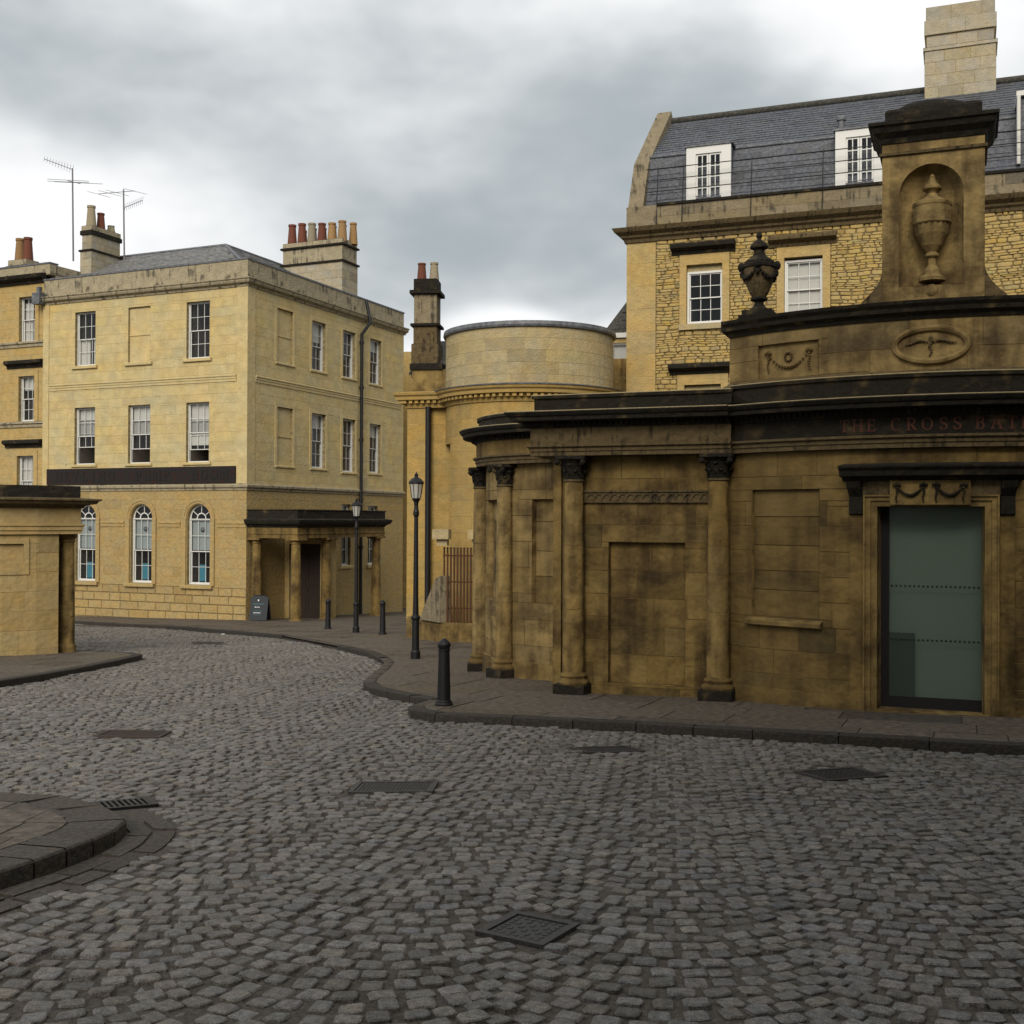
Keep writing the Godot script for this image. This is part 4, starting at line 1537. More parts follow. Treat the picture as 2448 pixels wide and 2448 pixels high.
# ------------------------------------------------------------------ the bath house
const BP := Vector2(5.07, -14.05)
var BT := Vector2(0.932, 0.362).normalized()
var BN := Vector2(-0.362, 0.932).normalized()

func bow(r: float, th0: float, th1: float, n: int) -> Pth:
	var c := BP - BN * 5.0
	var a := []
	for i in n + 1:
		var t := lerpf(th0, th1, float(i) / n)
		a.append(c + BT * (r * sin(t)) + BN * (r * cos(t)))
	return Pth.new(a)

func ring_path(c: Vector2, r: float, a0: float, a1: float, n: int) -> Pth:
	var a := []
	for i in n + 1:
		var t := deg_to_rad(lerpf(a0, a1, float(i) / n))
		a.append(c + Vector2(cos(t), sin(t)) * r)
	return Pth.new(a)

func spa_column(parent: Node3D, q: Vector2, facing: Vector2, r := 0.15, sm := "bath_pale") -> void:
	var cn := node(parent, "column")
	var o := Vector3(q.x, 0, q.y)
	var g := gy(q.y, -0.05)
	var fx := Vector3(facing.x, 0, facing.y).normalized()
	var rx := fx.cross(Vector3.UP)
	var pl := MB.new()
	pl.obox(o + Vector3(0, (g - 0.05 + g + 0.19) / 2, 0), fx * (r * 1.5), Vector3.UP * 0.12, rx * (r * 1.5))
	put(cn, "plinth", pl, M.soot)
	var ba := MB.new()
	var y := g + 0.19
	ba.lathe(o, [[r * 1.42, y], [r * 1.48, y + 0.025], [r * 1.42, y + 0.055], [r * 1.2, y + 0.06], [r * 1.14, y + 0.085], [r * 1.2, y + 0.1], [r * 1.26, y + 0.118], [r * 1.2, y + 0.14], [r * 1.05, y + 0.145], [r, y + 0.17]], 24)
	put(cn, "base", ba, M.bath)
	var sh := MB.new()
	y = g + 0.34
	var drums := 3
	for k in drums:
		var y0 := lerpf(y, 2.18, float(k) / drums)
		var y1 := lerpf(y, 2.18, float(k + 1) / drums)
		var e0 := lerpf(1.0, 0.86, pow(float(k) / drums, 1.6))
		var e1 := lerpf(1.0, 0.86, pow(float(k + 1) / drums, 1.6))
		var dm := MB.new()
		dm.col = tone(0.09)
		dm.lathe(o, [[r * e0 - 0.006, y0], [r * e0, y0 + 0.006], [r * lerpf(e0, e1, 0.5), (y0 + y1) / 2], [r * e1, y1 - 0.004], [r * e1 - 0.006, y1]], 28)
		put(cn, "shaft_drum", dm, M[sm])
	var nk := MB.new()
	nk.lathe(o, [[r * 0.86, 2.17], [r * 0.98, 2.185], [r * 0.98, 2.2], [r * 0.88, 2.215]], 24)
	put(cn, "astragal", nk, M.crust)
	var cp := MB.new()
	cp.lathe(o, [[r * 0.86, 2.2], [r * 0.9, 2.34], [r * 1.05, 2.44], [r * 1.3, 2.49], [0, 2.49]], 20)
	for row in [[8, 0.0, 2.21, 0.13, 1.0], [8, 0.5, 2.28, 0.15, 1.06]]:
		for i in row[0]:
			var t: float = TAU * (i + row[1]) / row[0]
			var e := Vector3(cos(t), 0, sin(t))
			var sd := Vector3(-sin(t), 0, cos(t)) * 0.036
			var y0: float = row[2]
			var hh: float = row[3]
			var rr: float = r * 0.92 * row[4]
			var p0 := o + e * rr + Vector3.UP * y0
			var p1 := o + e * (rr + 0.018) + Vector3.UP * (y0 + hh * 0.7)
			var p2 := o + e * (rr + 0.055) + Vector3.UP * (y0 + hh)
			var p3 := o + e * (rr + 0.066) + Vector3.UP * (y0 + hh * 0.82)
			cp.quad(p0 - sd, p0 + sd, p1 + sd * 1.1, p1 - sd * 1.1, e)
			cp.quad(p1 - sd * 1.1, p1 + sd * 1.1, p2 + sd * 0.8, p2 - sd * 0.8, e + Vector3.DOWN * 0.3)
			cp.quad(p2 - sd * 0.8, p2 + sd * 0.8, p3 + sd * 0.4, p3 - sd * 0.4, e)
	for cx in [-1.0, 1.0]:
		for cz in [-1.0, 1.0]:
			cp.ball(o + fx * (cx * r * 1.25) + rx * (cz * r * 1.25) + Vector3.UP * 2.445, 0.042, Vector3.ONE, 8, 5)
	cp.obox(o + Vector3(0, 2.513, 0), fx * (r * 1.42), Vector3.UP * 0.024, rx * (r * 1.42))
	cp.ball(o + fx * (r * 1.4) + Vector3.UP * 2.505, 0.03)
	put(cn, "capital", cp, M.soot)

# entablature and blocking course round a path: face = how far it stands out from the path
func entablature(parent: Node3D, p: Pth, s0: float, s1: float, face: float, frieze: Material, top := 3.39) -> void:
	var ar := MB.new()
	ar.mould(p, s0, s1, [[-0.3, 2.54], [face, 2.54], [face, 2.6], [face + 0.018, 2.603], [face + 0.018, 2.645], [face + 0.055, 2.665], [face + 0.055, 2.69], [face, 2.7], [-0.3, 2.7]])
	put(parent, "architrave", ar, M.crust)
	var fr := MB.new()
	fr.mould(p, s0, s1, [[-0.3, 2.7], [face, 2.7], [face, 2.93], [-0.3, 2.93]])
	put(parent, "frieze", fr, frieze)
	var co := MB.new()
	co.mould(p, s0, s1, [[-0.3, 2.93], [face + 0.03, 2.93], [face + 0.04, 2.955], [face + 0.04, 3.0], [face + 0.1, 3.015], [face + 0.23, 3.02], [face + 0.235, 3.07], [face + 0.26, 3.085], [face + 0.29, 3.125], [face + 0.29, 3.14], [face + 0.02, 3.165], [-0.3, 3.165]])
	put(parent, "cornice", co, M.soot)
	var de := MB.new()
	var l := s1 - s0
	var k := int(l / 0.075)
	for i in k:
		var s := s0 + (i + 0.3) * l / k
		de.pbox(p, s, s + 0.042, 2.96, 3.002, face + 0.03, face + 0.085)
	put(parent, "dentils", de, M.soot)
	var bc := MB.new()
	bc.mould(p, s0, s1, [[-0.3, 3.165], [face - 0.04, 3.165], [face - 0.04, top - 0.05], [face - 0.01, top - 0.045], [face - 0.01, top], [-0.3, top]])
	put(parent, "blocking_course", bc, M.soot)
	# pale strips on the top edges: sky light put into the colour
	var ed := MB.new()
	ed.mould(p, s0, s1, [[face - 0.03, 3.162], [face + 0.292, 3.138], [face + 0.296, 3.146], [face + 0.28, 3.152], [face - 0.03, 3.175]])
	ed.mould(p, s0, s1, [[-0.3, top - 0.002], [face - 0.006, top - 0.004], [face - 0.004, top + 0.004], [face - 0.02, top + 0.01], [-0.3, top + 0.012]])
	put(parent, "skylit_edge", ed, M.grey_stone)

# a festoon between two points on a wall face, hung from ribbons
func swag(mb: MB, p: Pth, s0: float, s1: float, y: float, drop: float, o: float, r: float, tails: float) -> void:
	var n := 15
	var a := []
	for i in n:
		var t := float(i) / (n - 1)
		a.append(p.pt(lerpf(s0, s1, t), y - drop * 4.0 * t * (1.0 - t), o))
	mb.chain(a, r * 0.7, r * 1.15)
	for s in [s0, s1]:
		for i in 3:
			mb.ball(p.pt(s + (i - 1) * r * 1.6, y + r * (1.0 if i == 1 else 0.3), o), r * 1.2, Vector3.ONE, 6, 4)
		var k := int(tails / (r * 1.7))
		for i in k:
			mb.ball(p.pt(s + sin(i * 1.3) * r * 0.4, y - (i + 1) * r * 1.7, o - 0.004), r * lerpf(1.0, 0.6, float(i) / k), Vector3.ONE, 6, 4)

func bath_house() -> void:
	var h := thing("bath_house", "low grimy ochre stone bath house with bowed front, columns and soot black cornice", "bath house")
	var half := deg_to_rad(31.1)
	var BW := bow(5.0, -half, half, 36)
	var b0 := BW.length() / 2
	# --- bowed front with doorway and blocked window
	var win := [b0 - 2.34, b0 - 1.37, 0.4, 2.05]
	var door := [b0 - 0.64, b0 + 0.58, -1.2, 1.83]
	var win2 := [b0 + 1.37, b0 + 2.34, 0.4, 2.05]
	ashlar(h, "bow_wall", BW, 0, BW.length(), -1.3, 2.54, [win, door, win2], {"mat": "bath", "jointmat": "bath_pale", "most": 150, "course": 0.32, "block": 0.62, "vary": 0.19, "joint": 0.005, "deep": 0.006, "reveal": 0.3})
	for w in [win, win2]:
		var bm := node(h, "blocked_window")
		var y: float = w[2]
		for k in 5:
			var e := [0.4, 0.75, 1.0, 1.33, 1.7, 2.05]
			var mb := MB.new()
			mb.col = tone(0.18, 0.07)
			block(mb, BW, [w[0], w[1], e[k] + 0.003, e[k + 1] - 0.003], -0.05, 0.02, 0.003)
			put(bm, "infill_stone", mb, M.bath)
		var bk := MB.new()
		bk.pbox(BW, w[0], w[1], w[2], w[3], -0.3, -0.066)
		put(bm, "mortar_bed", bk, M.bath_pale)
		var sl := MB.new()
		sl.mould(BW, w[0] - 0.05, w[1] + 0.05, [[-0.05, 0.29], [0.075, 0.29], [0.085, 0.3], [0.085, 0.345], [0.075, 0.36], [-0.05, 0.4]])
		put(bm, "sill", sl, M.bath_pale)
	# plinth course along the foot of the bow
	var pl := MB.new()
	pl.pbox(BW, 0.1, b0 - 0.78, -1.3, -0.52, -0.05, 0.03)
	put(h, "plinth", pl, M.bath)
	var pl2 := MB.new()
	pl2.pbox(BW, b0 + 0.72, BW.length() - 0.1, -1.3, -0.45, -0.05, 0.03)
	put(h, "plinth", pl2, M.bath)
	# --- doorway
	var dw := node(h, "doorway")
	var am := MB.new()
	for e in [[door[0], -1.0], [door[1], 1.0]]:
		var x: float = e[0]
		am.pbox(BW, minf(x, x + e[1] * 0.075), maxf(x, x + e[1] * 0.075), -1.2, 1.83, -0.1, 0.035)
		am.pbox(BW, minf(x + e[1] * 0.075, x + e[1] * 0.135), maxf(x + e[1] * 0.075, x + e[1] * 0.135), -1.2, 1.9, -0.05, 0.06)
		am.pbox(BW, minf(x + e[1] * 0.135, x + e[1] * 0.155), maxf(x + e[1] * 0.135, x + e[1] * 0.155), -1.2, 1.965, -0.05, 0.085)
	am.pbox(BW, door[0] - 0.075, door[1] + 0.075, 1.83, 1.9, -0.1, 0.036)
	am.pbox(BW, door[0] - 0.135, door[1] + 0.135, 1.9, 1.95, -0.05, 0.061)
	am.pbox(BW, door[0] - 0.155, door[1] + 0.155, 1.95, 1.97, -0.05, 0.086)
	put(dw, "architrave", am, M.bath_pale)
	for e in [[door[0] - 0.33, door[0] - 0.17], [door[1] + 0.17, door[1] + 0.33]]:
		var jm := MB.new()
		jm.pbox(BW, e[0], e[1], -1.2, 2.14, -0.05, 0.025)
		put(dw, "pilaster_strip", jm, M.bath)
		var cs := MB.new()
		cs.mould(BW, e[0], e[1], [[0.02, 1.72], [0.07, 1.74], [0.06, 1.95], [0.16, 2.05], [0.2, 2.13], [0.02, 2.14]])
		put(dw, "console", cs, M.soot)
	var fz := MB.new()
	fz.pbox(BW, door[0] - 0.3, door[1] + 0.3, 1.97, 2.14, -0.05, 0.045)
	put(dw, "frieze", fz, M.crust)
	var hd := MB.new()
	hd.mould(BW, b0 - 1.05, b0 + 1.0, [[0, 2.14], [0.08, 2.14], [0.1, 2.18], [0.22, 2.2], [0.23, 2.26], [0.27, 2.3], [0.27, 2.325], [0, 2.36]])
	put(dw, "hood_mould", hd, M.soot)
	var pn := MB.new()
	pn.pbox(BW, b0 - 0.48, b0 + 0.42, 1.85, 2.14, 0.03, 0.1)
	put(dw, "carved_panel", pn, M.bath_pale)
	var sw := MB.new()
	swag(sw, BW, b0 - 0.4, b0 - 0.1, 2.08, 0.12, 0.125, 0.019, 0.2)
	swag(sw, BW, b0 + 0.04, b0 + 0.34, 2.08, 0.12, 0.125, 0.019, 0.2)
	put(dw, "festoon", sw, M.soot)
	var dc := BW.pt(b0 - 0.03, 0, 0)
	var gy0 := gy(dc.z, 0.02)
	var ths := MB.new()
	ths.pbox(BW, door[0], door[1], -1.2, gy0, -0.4, 0.06)
	put(dw, "threshold", ths, M.bath_pale)
	# glazed door leaf, set back, with rows of dots
	var G := Pth.new([BW.pt(door[0], 0, -0.2) * Vector3(1, 0, 1) - Vector3.ZERO, BW.pt(door[1], 0, -0.2)].map(func(v): return Vector2(v.x, v.z)))
	var gw := G.length()
	var gm := MB.new()
	gm.pbox(G, 0.1, gw, gy0 + 0.14, 1.83, -0.012, 0.0)
	var gd := put(dw, "glass_door", gm, M.door_glass)
	var gs := MB.new()
	gs.pbox(G, 0.0, 0.1, gy0, 1.83, -0.03, -0.005)
	gs.pbox(G, 0.1, gw, gy0, gy0 + 0.14, -0.03, -0.005)
	put(gd, "dark_frame", gs, M.dark)
	for y in [0.85, 0.19]:
		for i in 20:
			var dt := MB.new()
			var c := G.pt(0.13 + (gw - 0.17) * i / 19.0, y, 0.0)
			dt.rod(c - G.out(0) * 0.002, c + G.out(0) * 0.006, 0.014, 0.014, 8)
			put(gd, "dot", dt, M.dark)
	var bl := MB.new()
	bl.pbox(G, 0.0, gw, gy0, 1.83, -0.14, -0.1)
	put(gd, "screen_behind", bl, M.green_screen)
	var bxx := MB.new()
	bxx.pbox(G, 0.02, 0.4, gy0, 0.27, -0.06, -0.035)
	put(gd, "dark_box", bxx, M.dark)  # flat dark box close behind the pane, lower left
	# --- straight bay between two columns
	var o0 := BP + BN * -0.72
	var ST := Pth.new([o0 + BT * -5.07, o0 + BT * -2.55])
	var rec := [0.8, 1.88, -0.62, 1.34]
	ashlar(h, "bay_wall", ST, 0, ST.length(), -1.3, 2.54, [rec], {"mat": "bath", "jointmat": "bath_pale", "most": 70, "course": 0.33, "block": 0.66, "vary": 0.19, "joint": 0.005, "deep": 0.006, "reveal": 0.12})
	var rc := node(h, "blocked_door")
	ashlar(rc, "infill", Pth.new([o0 + BT * -4.27 - BN * 0.1, o0 + BT * -3.19 - BN * 0.1]), 0, 1.08, -0.62, 1.34, [], {"mat": "bath", "jointmat": "bath_pale", "most": 40, "course": 0.36, "block": 0.6, "vary": 0.2, "joint": 0.005, "deep": 0.006})
	var bd := MB.new()
	bd.pbox(ST, 0.42, 2.22, 1.89, 2.06, -0.02, 0.025)
	bd.pbox(ST, 0.42, 2.22, 2.035, 2.06, 0.025, 0.05)
	bd.pbox(ST, 0.42, 2.22, 1.89, 1.91, 0.025, 0.045)
	var wv := put(h, "carved_band", bd, M.crust)
	var sc := MB.new()
	for i in 15:
		var x := 0.48 + i * 0.115
		var a := []
		for k in 7:
			var t := k / 6.0
			a.append(ST.pt(x + 0.1 * t, 1.935 + 0.075 * sin(t * PI * 0.75), 0.035 - 0.004 * k / 6.0))
		sc.chain(a, 0.009, 0.015)
	put(wv, "scrollwork", sc, M.crust)
	spa_column(h, o0 + BT * -4.74 + BN * 0.13, BN)
	spa_column(h, o0 + BT * -2.71 + BN * 0.13, BN)
	var pier := MB.new()
	pier.pbox(ST, 0.0, 0.12, -1.3, 2.54, -0.02, 0.06)
	put(h, "pier", pier, M.bath)
	# straight entablature with its left return
	var SE := Pth.new([o0 + BT * -5.07 - BN * 1.7, o0 + BT * -5.07, o0 + BT * -2.5])
	entablature(h, SE, 0.0, SE.length() - 0.02, 0.27, M.crust)
	flat_wall(h, "return_wall", o0 + BT * -5.07 - BN * 1.9, o0 + BT * -5.071, -1.5, 2.54, M.bath)
	# bowed entablature, with the painted name in the frieze
	entablature(h, BW, 0.06, BW.length() - 0.06, 0.09, M.soot, 3.44)
	var ft := SystemFont.new()
	ft.font_names = PackedStringArray(["Droid Serif"])
	var tx := [["T", -1.02], ["H", -0.86], ["E", -0.7], ["C", -0.42], ["R", -0.24], ["O", -0.06], ["S", 0.12], ["S", 0.27], ["B", 0.52], ["A", 0.7], ["T", 0.87], ["H", 1.03]]
	var ln := node(h, "inscription")
	for e in tx:
		var tm := TextMesh.new()
		tm.font = ft
		tm.text = e[0]
		tm.font_size = 32
		tm.pixel_size = 0.0062
		tm.depth = 0.004
		var lo := put(ln, "letter", tm, M.red_letter)
		var s: float = b0 + e[1]
		lo.position = BW.pt(s, 2.815, 0.093)
		var al := BW.along(s)
		lo.rotation.y = atan2(-al.z, al.x)
	# right-hand straight bay, mostly outside the picture
	var ST2 := Pth.new([o0 + BT * 2.55, o0 + BT * 5.07])
	ashlar(h, "bay_wall", ST2, 0, ST2.length(), -1.3, 2.54, [], {"mat": "bath", "most": 20})
	entablature(h, ST2, 0.0, 2.52, 0.27, M.bath)
	spa_column(h, o0 + BT * 2.71 + BN * 0.13, BN)
	spa_column(h, o0 + BT * 4.74 + BN * 0.13, BN)
	# --- rounded end bay
	var ec := Vector2(1.55, -20.1)
	var EB := ring_path(ec, 2.0, 232.0, 84.0, 44)
	var el := EB.length()
	var at := func(deg: float) -> float: return el * (232.0 - deg) / 148.0
	var holes := [[at.call(128.0), at.call(110.0), 0.32, 1.97], [at.call(170.0), at.call(153.0), 0.32, 1.97]]
	ashlar(h, "end_bay_wall", EB, 0, el, -1.6, 2.54, holes, {"mat": "bath_high", "jointmat": "bath_high", "most": 110, "course": 0.4, "block": 0.6, "vary": 0.12, "joint": 0.006, "deep": 0.008, "reveal": 0.14})
	for q in holes:
		var rp := node(h, "recessed_panel")
		for k in 4:
			var e := [0.32, 0.75, 1.15, 1.62, 1.97]
			var mb := MB.new()
			mb.col = tone(0.14, 0.06)
			block(mb, EB, [q[0], q[1], e[k] + 0.003, e[k + 1] - 0.003], -0.11, 0.02, 0.003)
			put(rp, "infill_stone", mb, M.bath_high)
		var bk := MB.new()
		bk.pbox(EB, q[0], q[1], q[2], q[3], -0.2, -0.128)
		put(rp, "mortar_bed", bk, M.bath)
	var ep := MB.new()
	ep.pbox(EB, 0.2, el, -1.6, -0.62, -0.05, 0.05)
	put(h, "plinth", ep, M.bath_pale)
	for deg in [181.0, 143.0, 218.0]:
		var q := ec + Vector2(cos(deg_to_rad(deg)), sin(deg_to_rad(deg))) * 2.09
		spa_column(h, q, q - ec, 0.14, "bath_high")
	entablature(h, EB, 0.1, el, 0.17, M.bath, 3.36)
	# --- attic over the bow, pedestal and roof
	var AT := bow(4.88, -deg_to_rad(32.5), deg_to_rad(32.5), 36)
	var a0 := AT.length() / 2
	var oval := []
	ashlar(h, "attic_wall", AT, 0, AT.length(), 3.4, 4.14, [[a0 - 2.28, a0 - 1.4, 3.51, 3.96], [a0 + 1.4, a0 + 2.28, 3.51, 3.96]], {"mat": "bath_high", "jointmat": "bath_high", "most": 40, "course": 0.37, "block": 0.8, "vary": 0.14, "joint": 0.005, "deep": 0.006, "reveal": 0.06})
	var fo := MB.new()
	fo.mould(AT, 0, AT.length(), [[-0.2, 3.38], [0.16, 3.38], [0.14, 3.44], [0.06, 3.47], [0, 3.5], [-0.2, 3.5]])
	put(h, "attic_foot", fo, M.crust)
	var ac := MB.new()
	ac.mould(AT, 0.0, AT.length(), [[-0.4, 4.12], [0.02, 4.12], [0.04, 4.17], [0.1, 4.2], [0.11, 4.25], [0.15, 4.29], [0.16, 4.33], [-0.4, 4.35]])
	put(h, "attic_cornice", ac, M.soot)
	for e in [-1.0, 1.0]:
		var c: float = a0 + e * 1.84
		var pn2 := node(h, "carved_panel")
		var b := MB.new()
		b.pbox(AT, c - 0.44, c + 0.44, 3.51, 3.96, -0.1, -0.045)
		put(pn2, "panel_ground", b, M.bath_high)
		var w2 := MB.new()
		swag(w2, AT, c - 0.3, c + 0.3, 3.84, 0.2, -0.02, 0.02, 0.24)
		for i in 10:
			var t := TAU * i / 10
			w2.ball(AT.pt(c + 0.05 * cos(t), 3.78 + 0.055 * sin(t), -0.03), 0.017, Vector3.ONE, 6, 4)
		put(pn2, "festoon", w2, M.bath)
		# ends of the attic
		var end: Vector2 = BP - BN * 5.0 + (BT * (e * sin(deg_to_rad(32.5))) + BN * cos(deg_to_rad(32.5))) * 4.88
		if e < 0:
			flat_wall(h, "attic_end", end - BN * 1.4, end, 3.4, 4.3, M.bath_pale)
			flat_wall(h, "attic_cap", end - BN * 1.42 - BT * 0.1, end - BT * 0.1 + BN * 0.1, 4.2, 4.34, M.soot)
		else:
			flat_wall(h, "attic_end", end, end - BN * 1.4, 3.4, 4.3, M.bath_pale)
	# oval medallion: raised ring with a winged drop
	var md := node(h, "medallion")
	var og := MB.new()
	var oc := a0 - 0.03
	for i in 40:
		var t0 := TAU * i / 40
		var t1 := TAU * (i + 1) / 40
		for k in [[0.0, 0.0, 0.05], [0.05, 0.05, 0.045], [0.045, 0.095, -0.03], [-0.03, 0.3, -0.03]]:
			pass
		var prof := [[0.0, 0.0], [0.012, 0.05], [0.045, 0.06], [0.075, 0.045], [0.085, 0.006], [0.5, 0.006]]
		for k in prof.size() - 1:
			var w4 := []
			for e in [[t0, prof[k]], [t1, prof[k]], [t1, prof[k + 1]], [t0, prof[k + 1]]]:
				var ra: float = maxf(0.0, 0.46 - e[1][0])
				var rb: float = maxf(0.0, 0.245 - e[1][0] * (0.49 if e[1][0] > 0.2 else 1.0))
				w4.append(AT.pt(oc + ra * cos(e[0]), 3.8 + rb * sin(e[0]), e[1][1]))
			og.quad(w4[0], w4[1], w4[2], w4[3], AT.out(oc) + (w4[0] - AT.pt(oc, 3.8, 0)) * (1.0 if k < 2 else -1.0))
	put(md, "oval_frame", og, M.bath_high)
	var wg := MB.new()
	for e in [-1.0, 1.0]:
		var a := []
		for k in 10:
			var t := k / 9.0
			a.append(AT.pt(oc + e * (0.04 + 0.24 * t), 3.83 + 0.03 * sin(t * PI) - 0.06 * t * t + 0.04 * maxf(0, t - 0.75) * 4.0, 0.025))
		wg.chain(a, 0.012, 0.02)
	for k in 7:
		wg.ball(AT.pt(oc + sin(k * 1.7) * 0.012, 3.88 - k * 0.035, 0.03), 0.028 - 0.002 * k, Vector3.ONE, 6, 4)
	put(md, "carved_wings", wg, M.crust)
	# pedestal with niche and carved urn
	pedestal(h)
	# flat roof and rear walls
	var rf := MB.new()
	var lo2 := o0 + BT * -5.0
	var ro := o0 + BT * 5.0
	var far := -BN * 9.0
	var corners := [lo2 + BN * 0.1, o0 + BT * -2.6 + BN * 0.1, BP - BN * 0.4 - BT * 1.2, BP - BN * 0.4 + BT * 1.2, o0 + BT * 2.6 + BN * 0.1, ro, ro + far, lo2 + far]
	for i in range(1, 7):
		rf.quad(Vector3(corners[0].x, 3.2, corners[0].y), Vector3(corners[i].x, 3.2, corners[i].y), Vector3(corners[i + 1].x, 3.2, corners[i + 1].y), Vector3(corners[i + 1].x, 3.2, corners[i + 1].y), Vector3.UP)
	for i in 44:
		rf.tri(Vector3(ec.x, 3.18, ec.y), Vector3(EB.p[i].x, 3.18, EB.p[i].y), Vector3(EB.p[i + 1].x, 3.18, EB.p[i + 1].y), Vector3.UP, Vector3.UP, Vector3.UP)
	put(h, "roof", rf, M.lead)
	flat_wall(h, "rear_wall", ro + far, lo2 + far, -2.0, 3.3, M.bath)
	flat_wall(h, "end_wall", ro, ro + far, -2.0, 3.3, M.bath)
	var e0 := EB.p[0]
	flat_wall(h, "end_wall", lo2 + far, e0, -2.2, 3.2, M.bath)
	# the carved urn standing on the corner of the attic
	var us := BP - BN * 5.0 + (BT * -sin(deg_to_rad(29.0)) + BN * cos(deg_to_rad(29.0))) * 4.62
	urn(us, 4.345)

func urn(q: Vector2, y: float) -> void:
	var u := thing("stone_urn", "dark lidded stone urn with swags standing on the bath house corner", "urn", "", Vector3(q.x, y, q.y))
	var pl := MB.new()
	pl.obox(Vector3(0, 0.03, 0), Vector3(BT.x, 0, BT.y) * 0.24, Vector3.UP * 0.03, Vector3(BN.x, 0, BN.y) * 0.24)
	pl.obox(Vector3(0, 0.095, 0), Vector3(BT.x, 0, BT.y) * 0.2, Vector3.UP * 0.035, Vector3(BN.x, 0, BN.y) * 0.2)
	put(u, "plinth", pl, M.soot)
	var ft := MB.new()
	ft.lathe(Vector3.ZERO, [[0.15, 0.13], [0.13, 0.16], [0.075, 0.2], [0.06, 0.25], [0.08, 0.27], [0.115, 0.285], [0.115, 0.31], [0.09, 0.325]], 20)
	put(u, "foot", ft, M.soot)
	var bo := MB.new()
	bo.lathe(Vector3.ZERO, [[0.09, 0.32], [0.13, 0.38], [0.18, 0.5], [0.205, 0.62], [0.21, 0.7], [0.2, 0.72]], 24, 0.0, 0.03)
	put(u, "body", bo, M.crust)
	var nk := MB.new()
	nk.lathe(Vector3.ZERO, [[0.2, 0.71], [0.225, 0.72], [0.225, 0.76], [0.2, 0.77], [0.2, 0.8], [0.15, 0.84], [0.09, 0.88], [0.07, 0.93], [0.07, 0.97]], 20)
	for k in 4:
		var t0 := TAU * k / 4 + 0.3
		var a := []
		for i in 11:
			var s := i / 10.0
			var t := t0 + s * TAU / 4
			a.append(Vector3(cos(t) * 0.225, 0.72 - 0.16 * 4 * s * (1 - s), sin(t) * 0.225))
		nk.chain(a, 0.022, 0.03)
		nk.ball(Vector3(cos(t0) * 0.235, 0.74, sin(t0) * 0.235), 0.055, Vector3(1, 1.2, 1))
		nk.ball(Vector3(cos(t0) * 0.232, 0.64, sin(t0) * 0.232), 0.03, Vector3(1, 1.6, 1))
	put(u, "shoulder", nk, M.soot)
	var ld := MB.new()
	ld.lathe(Vector3.ZERO, [[0.07, 0.96], [0.12, 0.985], [0.125, 1.01], [0.1, 1.05], [0.055, 1.085], [0.03, 1.1], [0.028, 1.12], [0.045, 1.15], [0.035, 1.19], [0.0, 1.22]], 18)
	put(u, "lid", ld, M.soot)

